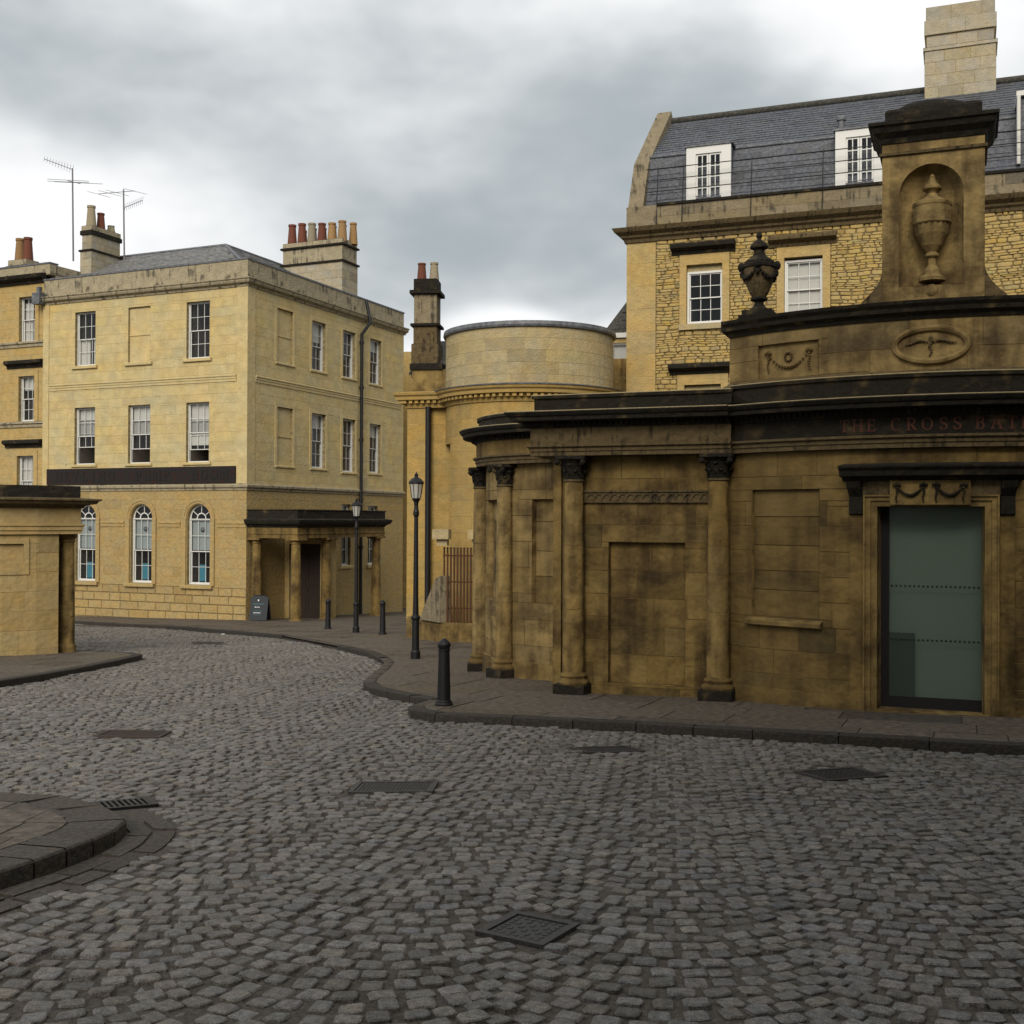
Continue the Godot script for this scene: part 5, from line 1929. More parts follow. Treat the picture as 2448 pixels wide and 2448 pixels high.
func pedestal(h: Node3D) -> void:
	var pd := node(h, "pedestal")
	var q := BP - BN * 0.3 - BT * 3.0
	var D := Pth.new([q, q + BT * 6.0])
	var s0 := 3.0 - 0.61
	var s1 := 3.0 + 0.58
	var c := 3.0 - 0.035
	var r := 0.375
	var yb := 4.56
	var ys := 6.06 - r
	var top := 6.36
	var m := MB.new()
	# shaft round the niche
	m.pbox(D, s0, c - r, 4.33, top, -0.85, 0)
	m.pbox(D, c + r, s1, 4.33, top, -0.85, 0)
	m.pbox(D, c - r, c + r, 4.33, yb, -0.85, -0.004)
	m.pbox(D, c - r, c + r, yb, top, -0.85, -0.5)
	var n := 20
	for i in n:
		var t0 := PI * i / n
		var t1 := PI * (i + 1) / n
		var a := [c - r * cos(t0), ys + r * sin(t0)]
		var b := [c - r * cos(t1), ys + r * sin(t1)]
		m.quad(D.pt(a[0], a[1], 0), D.pt(b[0], b[1], 0), D.pt(b[0], top, 0), D.pt(a[0], top, 0), D.out(c))
		m.quad(D.pt(a[0], top, 0), D.pt(b[0], top, 0), D.pt(b[0], top, -0.85), D.pt(a[0], top, -0.85), Vector3.UP)
	put(pd, "shaft", m, M.bath_high)
	var nm := MB.new()
	var dp := 0.27
	for i in n:
		var t0 := PI * i / n
		var t1 := PI * (i + 1) / n
		# half-round back
		var w := [D.pt(c - r * cos(t0), yb, -dp * sin(t0)), D.pt(c - r * cos(t1), yb, -dp * sin(t1)), D.pt(c - r * cos(t1), ys, -dp * sin(t1)), D.pt(c - r * cos(t0), ys, -dp * sin(t0))]
		var ctr := D.pt(c, yb, 0)
		nm.quad(w[0], w[1], w[2], w[3], ctr - w[0])
		nm.tri(D.pt(c, yb + 0.001, 0), w[0], w[1], Vector3.UP, Vector3.UP, Vector3.UP)
		# quarter-sphere head
		for j in 8:
			var u0 := PI / 2 * j / 8
			var u1 := PI / 2 * (j + 1) / 8
			var e := []
			for k in [[t0, u0], [t1, u0], [t1, u1], [t0, u1]]:
				e.append(D.pt(c - r * cos(k[0]) * cos(k[1]), ys + r * sin(k[1]), -dp * sin(k[0]) * cos(k[1])))
			nm.quad(e[0], e[1], e[2], e[3], D.pt(c, ys, 0) - e[0])
	put(pd, "niche", nm, M.bath_high)
	var fl := MB.new()
	for e in [[s0, -1.0], [s1, 1.0]]:
		for i in 12:
			var y0 := 4.4 + 0.033 * i
			var y1 := y0 + 0.033
			var x: float = e[0]
			var xa: float = x + e[1] * 0.25 * pow(1.0 - i / 12.0, 2.0)
			var xb: float = x + e[1] * 0.25 * pow(1.0 - (i + 1) / 12.0, 2.0)
			for o in [-0.012, -0.8]:
				fl.quad(D.pt(x, y0, o), D.pt(xa, y0, o), D.pt(xb, y1, o), D.pt(x, y1, o), D.out(x) * (1.0 if o > -0.1 else -1.0))
			fl.quad(D.pt(xa, y0, -0.012), D.pt(xa, y0, -0.8), D.pt(xb, y1, -0.8), D.pt(xb, y1, -0.012), Vector3.UP + D.along(x) * e[1])
		var x2: float = e[0]
		fl.pbox(D, minf(x2, x2 + e[1] * 0.25), maxf(x2, x2 + e[1] * 0.25), 4.33, 4.4, -0.8, -0.012)
	put(pd, "flared_foot", fl, M.crust)
	var bd := MB.new()
	var RP := Pth.new([D.p[0] + BT * s0 - BN * 0.85, D.p[0] + BT * s0, D.p[0] + BT * s1, D.p[0] + BT * s1 - BN * 0.85])
	var rl := RP.length()
	bd.mould(RP, 0, rl, [[-0.1, 6.2], [0.03, 6.2], [0.035, 6.235], [-0.1, 6.25]])
	put(pd, "necking", bd, M.crust)
	var cp := MB.new()
	cp.mould(RP, 0, rl, [[-0.3, 6.35], [0.015, 6.35], [0.04, 6.41], [0.11, 6.47], [0.13, 6.53], [0.16, 6.55], [0.16, 6.59], [0.0, 6.62], [-0.03, 6.64], [-0.03, 6.76], [-0.06, 6.8], [-0.3, 6.8]])
	put(pd, "cap", cp, M.soot)
	var mo := MB.new()
	var cc := D.pt((s0 + s1) / 2, 6.7, -0.43)
	mo.ball(cc, 1.0, Vector3(0.6, 0.26, 0.46), 14, 8)
	put(pd, "cap_mound", mo, M.soot)
	# carved urn, rosette
	var o := D.pt(c + 0.01, 0, -0.1)
	var u := MB.new()
	u.lathe(o, [[0.0, 4.62], [0.16, 4.62], [0.16, 4.66], [0.11, 4.7], [0.1, 4.76], [0.05, 4.82], [0.045, 4.9], [0.08, 4.93], [0.08, 4.96], [0.05, 4.985]], 20)
	put(pd, "urn_foot", u, M.bath_high)
	var u2 := MB.new()
	u2.lathe(o, [[0.06, 4.98], [0.12, 5.06], [0.19, 5.2], [0.215, 5.32]], 36, 0.0, 0.07)
	put(pd, "urn_fluting", u2, M.bath_high)
	var u3 := MB.new()
	u3.lathe(o, [[0.21, 5.31], [0.23, 5.33], [0.238, 5.46], [0.225, 5.53], [0.235, 5.55], [0.235, 5.58], [0.17, 5.62], [0.08, 5.67], [0.06, 5.71], [0.075, 5.73], [0.115, 5.76], [0.115, 5.785], [0.07, 5.83], [0.05, 5.87], [0.035, 5.9], [0.04, 5.92], [0, 5.96]], 24)
	put(pd, "urn_body", u3, M.bath_high)
	var ro := MB.new()
	var rc := D.pt(c + 0.01, 4.5, 0.0)
	for k in [[0.075, 0.012], [0.055, 0.022], [0.03, 0.03]]:
		ro.rod(rc - D.out(c) * 0.01, rc + D.out(c) * k[1], k[0], k[0] * 0.9, 16)
	put(pd, "rosette", ro, M.bath_high)

# ------------------------------------------------------------------ the town house behind
func town_house() -> void:
	var A := Vector2(3.122, -32.0)
	var T := Pth.new([A, A + BT * 15.0])
	var h := thing("town_house", "tall rubble stone town house with slate mansard roof rising behind the bath house", "house")
	var wins := [[1.67, 2.64, 6.92, 8.52], [4.26, 5.24, 6.9, 8.52], [1.62, 2.61, 3.6, 5.29], [4.22, 5.2, 3.6, 5.29]]
	var sur := []
	for w in wins:
		sur.append([w[0] - 0.19, w[1] + 0.19, w[2] - 0.14, w[3] + 0.3])
	rubble(h, "rubble_wall", T, 0.82, 12.0, 4.5, 9.3, sur, 300)
	var lw := MB.new()
	core(lw, T, 0, 15.0, -3.0, 4.5, [wins[2], wins[3]], -0.02)
	core(lw, T, 12.0, 15.0, 4.5, 9.3, [], -0.01)
	put(h, "lower_wall", lw, M.rubble)
	ashlar(h, "quoin_pilaster", T, 0.0, 0.82, -2.5, 9.28, [], {"mat": "ochre", "course": 0.62, "block": 1.3, "most": 30, "joint": 0.008, "vary": 0.05})
	for i in wins.size():
		var w: Array = wins[i]
		# dressed stone surround
		var m := MB.new()
		m.pbox(T, w[0] - 0.19, w[0], w[2] - 0.14, w[3] + 0.3, -0.25, 0.03)
		m.pbox(T, w[1], w[1] + 0.19, w[2] - 0.14, w[3] + 0.3, -0.25, 0.03)
		m.pbox(T, w[0], w[1], w[3], w[3] + 0.3, -0.25, 0.029)
		put(h, "window_surround", m, M.ochre)
		hood(h, T, w[0] - 0.4, w[1] + 0.35, w[3] + 0.28, w[3] + 0.56, 0.26, M.soot if i != 1 else M.crust)
		var sl := MB.new()
		sl.pbox(T, w[0] - 0.19, w[1] + 0.19, w[2] - 0.15, w[2], -0.2, 0.09)
		put(h, "sill", sl, M.grey_stone)
		var hd: float = w[3] - (0.17 if i != 1 else 0.06)
		sash(h, T, w[0], w[1], w[2], hd, {"set": -0.1, "frame": 0.055, "blind": 1.0} if i == 1 else {"set": -0.1, "frame": 0.055})
		if i == 0 or i > 1:
			var bxm := MB.new()
			bxm.pbox(T, w[0], w[1], hd, w[3], -0.22, -0.12)
			put(h, "blind_box", bxm, M.grey_stone)
	var co := MB.new()
	var CR := Pth.new([A - BN * 1.0, A, A + BT * 15.0])
	co.mould(CR, 0, CR.length(), [[-0.1, 9.24], [0.05, 9.24], [0.07, 9.32], [0.14, 9.37], [0.15, 9.42], [0.28, 9.5], [0.32, 9.57], [0.34, 9.61], [0.0, 9.66], [-0.1, 9.66]])
	put(h, "cornice", co, M.crust)
	var pa := MB.new()
	pa.pbox(T, 0.0, 0.84, 9.6, 10.22, -0.4, 0.04)
	put(h, "parapet_pier", pa, M.weathered)
	ashlar(h, "parapet", T, 0.84, 15.0, 9.62, 10.2, [], {"mat": "weathered", "course": 0.3, "block": 0.95, "most": 50, "vary": 0.16, "jointmat": "joint_dark"})
	var cpg := MB.new()
	cpg.pbox(T, 0.84, 15.0, 10.2, 10.27, -0.42, 0.05)
	put(h, "coping", cpg, M.soot)
	# mansard
	var roof := node(h, "roof")
	var e0 := T.pt(0.4, 10.1, -0.38)
	var b0 := T.pt(0.4, 11.8, -0.92)
	var r0 := T.pt(0.4, 13.63, -3.5)
	var al := Vector3(BT.x, 0, BT.y)
	var len := 14.6
	plane_roof(roof, "deck", [e0, e0 + al * len, b0 + al * len, b0], M.slate)
	plane_roof(roof, "deck", [b0, b0 + al * len, r0 + al * len, r0], M.slate)
	var bk := T.pt(0.4, 9.5, -8.0)
	plane_roof(roof, "deck", [r0, r0 + al * len, bk + al * len, bk], M.slate)
	slates(roof, e0 + Vector3(0, 0.005, 0.0), al, (b0 - e0).normalized(), len - 2.0, (b0 - e0).length(), 0.3, 0.2, M.slate, 260)
	slates(roof, b0, al, (r0 - b0).normalized(), len - 2.0, (r0 - b0).length() - 0.1, 0.28, 0.2, M.slate, 0)
	var fl := MB.new()
	fl.rod(b0 + Vector3(0, 0.03, 0), b0 + al * len + Vector3(0, 0.03, 0), 0.045, 0.045, 6)
	put(roof, "lead_roll", fl, M.lead)
	var rg := MB.new()
	rg.rod(r0 + Vector3(0, 0.05, 0), r0 + al * len + Vector3(0, 0.05, 0), 0.1, 0.1, 6)
	put(roof, "ridge_tiles", rg, M.stone_slate)
	# gable coping at the left end
	var gp := MB.new()
	var prof := [[-0.1, 10.2], [-0.72, 11.62], [-3.4, 13.95], [-8.0, 9.8]]
	for i in 3:
		var a: Array = prof[i]
		var b: Array = prof[i + 1]
		for k in [[0.0, 0.42, 0.0, -0.12]]:
			var p0 := T.pt(0.0, a[1], a[0])
			var p1 := T.pt(0.42, a[1], a[0])
			var p2 := T.pt(0.42, b[1], b[0])
			var p3 := T.pt(0.0, b[1], b[0])
			var dn := Vector3(0, -0.3, 0) - T.out(1) * 0.12
			gp.quad(p0, p1, p2, p3, Vector3.UP + T.out(1))
			gp.quad(p1, p2, p2 + dn, p1 + dn, al)
			gp.quad(p0, p3, p3 + dn, p0 + dn, -al)
			gp.quad(p0 + dn, p1 + dn, p2 + dn, p3 + dn, Vector3.DOWN)
	gp.quad(T.pt(0, 10.2, -0.1), T.pt(0.42, 10.2, -0.1), T.pt(0.42, 9.9, -0.22), T.pt(0, 9.9, -0.22), T.out(1))
	put(roof, "gable_coping", gp, M.weathered)
	var gw := MB.new()
	for e in [[0.1, -al]]:
		gw.quad(T.pt(e[0], 9.2, -0.3), T.pt(e[0], 10.1, -0.3), T.pt(e[0], 11.55, -0.85), T.pt(e[0], 9.2, -0.85), e[1])
		gw.quad(T.pt(e[0], 9.2, -0.85), T.pt(e[0], 11.55, -0.85), T.pt(e[0], 13.8, -3.45), T.pt(e[0], 9.2, -3.45), e[1])
		gw.quad(T.pt(e[0], 9.2, -3.45), T.pt(e[0], 13.8, -3.45), T.pt(e[0], 9.7, -7.9), T.pt(e[0], 9.2, -7.9), e[1])
	put(h, "gable_wall", gw, M.weathered)
	var ew := A - BN * 8.0
	flat_wall(h, "end_wall", ew, A, -3.0, 9.4, M.ochre)
	flat_wall(h, "rear_wall", ew + BT * 15.0, ew, -3.0, 9.6, M.ochre)
	flat_wall(h, "end_wall", A + BT * 15.0, ew + BT * 15.0, -3.0, 10.4, M.ochre)
	# dormers
	for s in [1.55, 5.5, 12.0]:
		dormer(h, T, s, s + 1.22)
	# slate-hung stair head at the right with a gutter and white pipe
	var bx := node(h, "slate_hung_dormer")
	var w := MB.new()
	w.pbox(T, 9.95, 13.2, 10.2, 12.2, -2.4, -0.55)
	put(bx, "cheek", w, M.slate)
	slates(bx, T.pt(9.97, 10.25, -0.545), al, Vector3.UP, 3.2, 1.9, 0.3, 0.2, M.slate, 40)
	var gt := MB.new()
	gt.pbox(T, 9.85, 13.3, 12.2, 12.32, -2.5, -0.42)
	put(bx, "gutter", gt, M.old_white)
	var pp := MB.new()
	pp.rod(T.pt(9.9, 12.2, -0.42), T.pt(9.9, 10.5, -0.42), 0.05, 0.05, 8)
	put(bx, "white_pipe", pp, M.old_white)
	# guard rail along the parapet
	var gr := node(h, "guard_rail")
	for y in [10.64, 10.95, 11.26]:
		var rl := MB.new()
		rl.rod(T.pt(0.5, y, -0.15), T.pt(15.0, y, -0.15), 0.014, 0.014, 5)
		put(gr, "rail", rl, M.iron)
	for s in [0.84, 1.55, 3.39, 5.23, 7.07, 8.91, 10.75]:
		var ps := MB.new()
		ps.rod(T.pt(s, 9.7, 0.075), T.pt(s, 11.0, -0.1), 0.016, 0.014, 5)
		ps.rod(T.pt(s, 11.0, -0.1), T.pt(s, 11.3, -0.15), 0.014, 0.012, 5)
		put(gr, "post", ps, M.iron)
	# vent pipe and chimney
	var vp := MB.new()
	vp.lathe(T.pt(5.55, 0, -1.5), [[0.09, 11.9], [0.09, 12.42], [0.13, 12.44], [0.13, 12.52], [0.08, 12.57], [0, 12.58]], 12)
	put(h, "vent_pipe", vp, M.lead)
	var q := A + BT * 7.62 - BN * 3.0
	var ck := stack(h, q, BT, -BN, 1.82, 1.0, [[12.2, 14.6, 0.0, "ash_stone", 1], [14.58, 14.68, 0.04, "ash_stone"], [14.68, 15.02, -0.05, "ash_stone", 1], [15.02, 15.42, 0.01, "ash_stone", 1], [15.42, 15.8, -0.03, "ash_stone", 1]])
	var cf := MB.new()
	cf.pbox(T, 7.5, 9.6, 12.75, 12.9, -3.1, -2.6)
	put(ck, "lead_flashing", cf, M.lead)

func dormer(h: Node3D, T: Pth, s0: float, s1: float) -> void:
	var d := node(h, "dormer")
	var y0 := 10.28
	var y1 := 11.84
	var f := -0.45
	var ck := MB.new()
	ck.pbox(T, s0, s0 + 0.05, y0, y1, -1.3, f - 0.08)
	ck.pbox(T, s1 - 0.05, s1, y0, y1, -1.3, f - 0.08)
	ck.pbox(T, s0, s1, y1 - 0.04, y1, -1.6, f - 0.08)
	put(d, "cheek", ck, M.slate)
	var ca := MB.new()
	ca.pbox(T, s0, s0 + 0.26, y0, y1, f - 0.08, f)
	ca.pbox(T, s1 - 0.26, s1, y0, y1, f - 0.08, f)
	ca.pbox(T, s0 + 0.26, s1 - 0.26, y1 - 0.2, y1, f - 0.08, f)
	ca.pbox(T, s0 + 0.26, s1 - 0.26, y0, y0 + 0.09, f - 0.08, f + 0.02)
	put(d, "white_casing", ca, M.white)
	var rf := MB.new()
	rf.pbox(T, s0 - 0.05, s1 + 0.05, y1, y1 + 0.05, -1.9, f + 0.04)
	put(d, "flat_roof", rf, M.lead)
	var a := s0 + 0.26
	var b := s1 - 0.26
	var mid := (a + b) / 2
	for e in [[a, mid - 0.005], [mid + 0.005, b]]:
		var cs := MB.new()
		var z := f - 0.04
		var lo := y0 + 0.09
		var hi := y1 - 0.2
		var rw := 0.05
		cs.pbox(T, e[0], e[0] + rw, lo, hi, z - 0.03, z)
		cs.pbox(T, e[1] - rw, e[1], lo, hi, z - 0.03, z)
		cs.pbox(T, e[0] + rw, e[1] - rw, lo, lo + rw, z - 0.03, z)
		cs.pbox(T, e[0] + rw, e[1] - rw, hi - rw, hi, z - 0.03, z)
		var pw: float = (e[1] - e[0] - 2 * rw) / 2
		var ph := (hi - lo - 2 * rw) / 4
		cs.pbox(T, e[0] + rw + pw - 0.012, e[0] + rw + pw + 0.012, lo + rw, hi - rw, z - 0.025, z - 0.003)
		for j in range(1, 4):
			cs.pbox(T, e[0] + rw, e[1] - rw, lo + rw + ph * j - 0.012, lo + rw + ph * j + 0.012, z - 0.024, z - 0.004)
		put(d, "casement", cs, M.white)
		for i in 2:
			for j in 4:
				var g := MB.new()
				g.quad(T.pt(e[0] + rw + pw * i, lo + rw + ph * j, z - 0.015), T.pt(e[0] + rw + pw * (i + 1), lo + rw + ph * j, z - 0.015), T.pt(e[0] + rw + pw * (i + 1), lo + rw + ph * (j + 1), z - 0.015), T.pt(e[0] + rw + pw * i, lo + rw + ph * (j + 1), z - 0.015), T.out(s0))
				put(d, "pane", g, M.glass)
	var rm := MB.new()
	rm.pbox(T, s0 + 0.06, s1 - 0.06, y0, y1 - 0.05, -1.1, -1.0)
	put(d, "room_lining", rm, M.room)

# ------------------------------------------------------------------ the round hall in the middle
func drum_hall() -> void:
	var c := Vector2(0.45, -31.0)
	var h := thing("round_hall", "ochre stone hall with a round drum end and dentil cornice behind the lamp post", "hall")
	var up := ring_path(c, 2.22, 250.0, -40.0, 48)
	var ul := up.length()
	ashlar(h, "drum_wall", up, 0, ul, 4.95, 6.45, [], {"mat": "grey_stone", "jointmat": "grey_stone", "course": 0.3, "block": 0.85, "most": 90, "vary": 0.09, "joint": 0.006})
	var cp := MB.new()
	cp.mould(up, 0, ul, [[-0.25, 6.43], [0.06, 6.43], [0.08, 6.48], [0.06, 6.57], [-0.25, 6.58]])
	put(h, "drum_coping", cp, M.lead)
	var rf := MB.new()
	for i in 48:
		rf.tri(Vector3(c.x, 6.5, c.y), Vector3(up.p[i].x, 6.42, up.p[i].y), Vector3(up.p[i + 1].x, 6.42, up.p[i + 1].y), Vector3.UP, Vector3.UP, Vector3.UP)
	put(h, "drum_roof", rf, M.lead)
	var at := func(deg: float) -> float: return ul * (250.0 - deg) / 290.0
	var slot := [at.call(176.0), at.call(158.0), -0.2, 3.6]
	ashlar(h, "lower_drum", up, 0, ul, -2.0, 4.6, [slot], {"mat": "ochre_deep", "jointmat": "joint", "course": 0.42, "block": 0.9, "most": 110, "vary": 0.08, "joint": 0.006, "reveal": 0.25})
	var nb := MB.new()
	nb.pbox(up, slot[0], slot[1], slot[2], slot[3], -0.4, -0.24)
	put(h, "niche_back", nb, M.bath)
	var prof := [[-0.1, 4.58], [0.04, 4.58], [0.06, 4.68], [0.1, 4.7], [0.1, 4.76], [0.24, 4.78], [0.25, 4.86], [0.3, 4.9], [0.32, 4.96], [0.0, 5.02], [-0.1, 5.02]]
	var co := MB.new()
	co.mould(up, 0, ul, prof)
	put(h, "cornice", co, M.ochre_deep)
	var fs := MB.new()
	fs.mould(up, 0, ul, [[0.0, 5.02], [0.34, 4.965], [0.345, 4.985], [0.0, 5.045]])
	put(h, "lead_flashing", fs, M.lead)
	var de := MB.new()
	var k := int(ul / 0.16)
	for i in k:
		var s := ul * i / k
		de.pbox(up, s, s + 0.085, 4.69, 4.765, 0.08, 0.19)
	put(h, "dentils", de, M.ochre_deep)
	# flat pier to the left
	var q0 := Vector2(-2.78, -30.85)
	var q1 := Vector2(-1.6, -30.55)
	var PW := Pth.new([q0, q1])
	ashlar(h, "pier_wall", PW, 0.0, 0.55, -2.2, 4.6, [], {"mat": "ochre_deep", "course": 0.45, "block": 0.8, "most": 40, "vary": 0.06})
	var pw2 := Pth.new([q0 + Vector2(0.55, 0.0), q1 + Vector2(0.3, -0.2)])
	ashlar(h, "pier_wall", pw2, 0.0, pw2.length(), -2.2, 4.6, [], {"mat": "ochre_deep", "course": 0.45, "block": 0.8, "most": 40, "vary": 0.06})
	var dv := (q1 - q0).normalized()
	var nv := Vector2(-dv.y, dv.x)
	var CP := Pth.new([q0 - nv * 3.0, q0, q1 + dv * 0.2])
	var cm := MB.new()
	cm.mould(CP, 0, CP.length(), prof)
	put(h, "cornice", cm, M.ochre_deep)
	var dm := MB.new()
	var kk := int(CP.length() / 0.16)
	for i in kk:
		dm.pbox(CP, CP.length() * i / kk, CP.length() * i / kk + 0.085, 4.69, 4.765, 0.08, 0.19)
	put(h, "dentils", dm, M.ochre_deep)
	flat_wall(h, "flank_wall", q0 - nv * 12.0, q0, -3.0, 4.7, M.ochre)
	var pp := MB.new()
	pp.rod(PW.pt(0.6, -1.9, 0.06), PW.pt(0.6, 4.6, 0.06), 0.075, 0.075, 8)
	put(h, "rain_pipe", pp, M.iron)
	# attic block and chimney over the pier
	var a0 := q0 + Vector2(0.02, -1.2)
	var AB := Pth.new([a0, a0 + Vector2(3.2, 0.5)])
	ashlar(h, "attic_wall", AB, 0, 3.2, 4.9, 5.75, [], {"mat": "bath_pale", "course": 0.4, "block": 0.8, "most": 20})
	var ac := MB.new()
	ac.pbox(AB, -0.06, 0.85, 5.75, 5.92, -0.8, 0.06)
	put(h, "attic_coping", ac, M.soot)
	plane_roof(h, "slate_roof", [Vector3(a0.x - 0.1, 5.7, a0.y - 0.1), Vector3(a0.x + 3.4, 5.7, a0.y + 0.3), Vector3(a0.x + 2.6, 6.9, a0.y - 2.2), Vector3(a0.x + 0.6, 6.9, a0.y - 2.3)], M.stone_slate)
	var qc := Vector2(-2.78, -32.6)
	var ck := stack(h, qc, Vector2(1, 0.1).normalized(), Vector2(0.1, -1).normalized(), 0.66, 0.7, [[5.6, 6.55, 0.05, "crust"], [6.55, 7.05, 0.0, "crust"], [7.05, 7.12, 0.08, "soot"], [7.12, 7.95, -0.01, "weathered"], [7.95, 8.05, 0.1, "soot"], [8.05, 8.38, 0.0, "soot"]])
	pot(ck, Vector3(qc.x + 0.2, 8.38, qc.y - 0.35), 0.5, 0.13, M.terracotta)
	pot(ck, Vector3(qc.x + 0.55, 8.38, qc.y - 0.35), 0.52, 0.13, M.cream_pot)
	# wall linking to the town house
	var LW := Pth.new([Vector2(2.2, -33.0), Vector2(4.4, -32.6)])
	ashlar(h, "link_wall", LW, 0, LW.length(), -2.0, 6.2, [], {"mat": "bath_pale", "most": 30, "course": 0.4})
	var lc := MB.new()
	lc.mould(LW, 0, LW.length(), prof)
	put(h, "cornice", lc, M.ochre)
	# forecourt: low plinth wall, stump of a broken buttress and iron railings
	var FW := Pth.new([Vector2(-2.75, -30.5), Vector2(-1.75, -28.75), Vector2(0.6, -28.2)])
	var fw := MB.new()
	fw.mould(FW, 0, FW.length(), [[-0.35, -1.9], [0.0, -1.9], [0.0, -0.98], [-0.05, -0.9], [-0.35, -0.9]])
	put(h, "plinth_wall", fw, M.bath)
	var bt := MB.new()
	var b0 := Vector3(-2.2, -0.9, -29.75)
	var ax := Vector3(0.6, 0, 1.0).normalized()
	var az := Vector3(1.0, 0, -0.6).normalized() * 0.16
	var w := [b0, b0 + ax * 1.1, b0 + ax * 1.1 + Vector3(0, 1.15, 0), b0 + ax * 0.9 + Vector3(0, 1.1, 0), b0 + ax * 0.25 + Vector3(0, 0.35, 0)]
	for i in range(1, 4):
		bt.tri(w[0] + az, w[i] + az, w[i + 1] + az, az, az, az)
		bt.tri(w[0] - az, w[i] - az, w[i + 1] - az, -az, -az, -az)
	for i in 5:
		bt.quad(w[i] + az, w[(i + 1) % 5] + az, w[(i + 1) % 5] - az, w[i] - az, Vector3.UP)
	put(h, "raking_buttress", bt, M.weathered)
	for e in [-1.72, -0.85]:
		var cb := MB.new()
		cb.obox(Vector3(e, 1.28, -28.62), Vector3(0.2, 0, 0.03), Vector3(0, 0.12, 0), Vector3(-0.03, 0, 0.16))
		cb.obox(Vector3(e + 0.02, 1.08, -28.68), Vector3(0.13, 0, 0.02), Vector3(0, 0.08, 0), Vector3(-0.02, 0, 0.1))
		put(h, "corbel", cb, M.grey_stone)
	var rl := thing("iron_railing", "rusty fluted iron railing on the low plinth beside the round hall", "railing")
	for i in 14:
		var q := FW.pt(FW.c[1] + 0.06 + i * 0.085, 0, -0.1)
		var b := MB.new()
		b.rod(Vector3(q.x, -0.92, q.z), Vector3(q.x, 0.9, q.z), 0.024, 0.024, 7)
		b.ball(Vector3(q.x, 0.93, q.z), 0.03, Vector3.ONE, 6, 4)
		put(rl, "bar", b, M.rust)
	for y in [-0.55, 0.1, 0.75]:
		var b := MB.new()
		b.rod(FW.pt(FW.c[1] + 0.02, y, -0.13), FW.pt(FW.c[1] + 1.3, y, -0.13), 0.02, 0.02, 6)
		put(rl, "rail", b, M.rust)

func far_roof_house() -> void:
	var h := thing("slate_roofed_house", "house with a dark stone slate roof and white dormer behind the round drum", "house")
	var a := Vector2(2.3, -37.5)
	var fa := Vector3(1, 0, 0.25).normalized()
	var up := Vector3(0.35, 1.25, -0.9).normalized()
	flat_wall(h, "front_wall", a, a + Vector2(7, 1.75), -2.5, 7.2, M.ochre)
	plane_roof(h, "roof_deck", [Vector3(2.2, 6.7, -37.3), Vector3(9.0, 6.7, -35.6), Vector3(9.0, 9.7, -38.2), Vector3(4.35, 9.7, -39.2)], M.stone_slate)
	slates(h, Vector3(2.25, 6.75, -37.3), fa, (Vector3(4.35, 9.7, -39.2) - Vector3(2.2, 6.7, -37.3) - fa * (Vector3(4.35, 9.7, -39.2) - Vector3(2.2, 6.7, -37.3)).dot(fa)).normalized(), 5.0, 3.4, 0.3, 0.2, M.stone_slate, 60, func(x, y): return x > y * 0.5)
	flat_wall(h, "side_wall", a + Vector2(-0.5, -7), a, -2.5, 6.9, M.ochre)
	var D := Pth.new([Vector2(2.95, -36.6), Vector2(6.0, -35.85)])
	var dn := node(h, "dormer")
	var m := MB.new()
	m.pbox(D, 0.0, 0.14, 5.9, 7.35, -1.5, 0)
	m.pbox(D, 1.1, 1.6, 5.9, 7.35, -1.5, 0)
	m.pbox(D, 0.14, 1.1, 7.2, 7.35, -1.5, 0)
	put(dn, "casing", m, M.ochre)
	var g := MB.new()
	g.pbox(D, -0.12, 1.7, 7.35, 7.5, -1.6, 0.1)
	put(dn, "white_gutter", g, M.white)
	sash(dn, D, 0.14, 1.1, 6.0, 7.2, {"blind": 1.0, "cols": 2, "rows": 1, "room": false, "set": -0.05})

# the house closing the end of the side street
func end_house() -> void:
	var h := thing("end_house", "sliver of a far ochre house closing the side street beyond the porch", "house")
	var p := Pth.new([Vector2(-9.0, -59.0), Vector2(4.0, -56.0)])
	ashlar(h, "front_wall", p, 0, p.length(), -3.5, 10.0, [], {"mat": "ochre", "most": 30, "course": 0.4, "block": 1.0})
	flat_wall(h, "rear_wall", Vector2(4.0, -60.0), Vector2(-9.0, -63.0), -3.5, 10.0, M.ochre)
	plane_roof(h, "roof", [Vector3(-9, 10, -59), Vector3(4, 10, -56), Vector3(4, 10.3, -60), Vector3(-9, 10.3, -63)], M.slate_old)

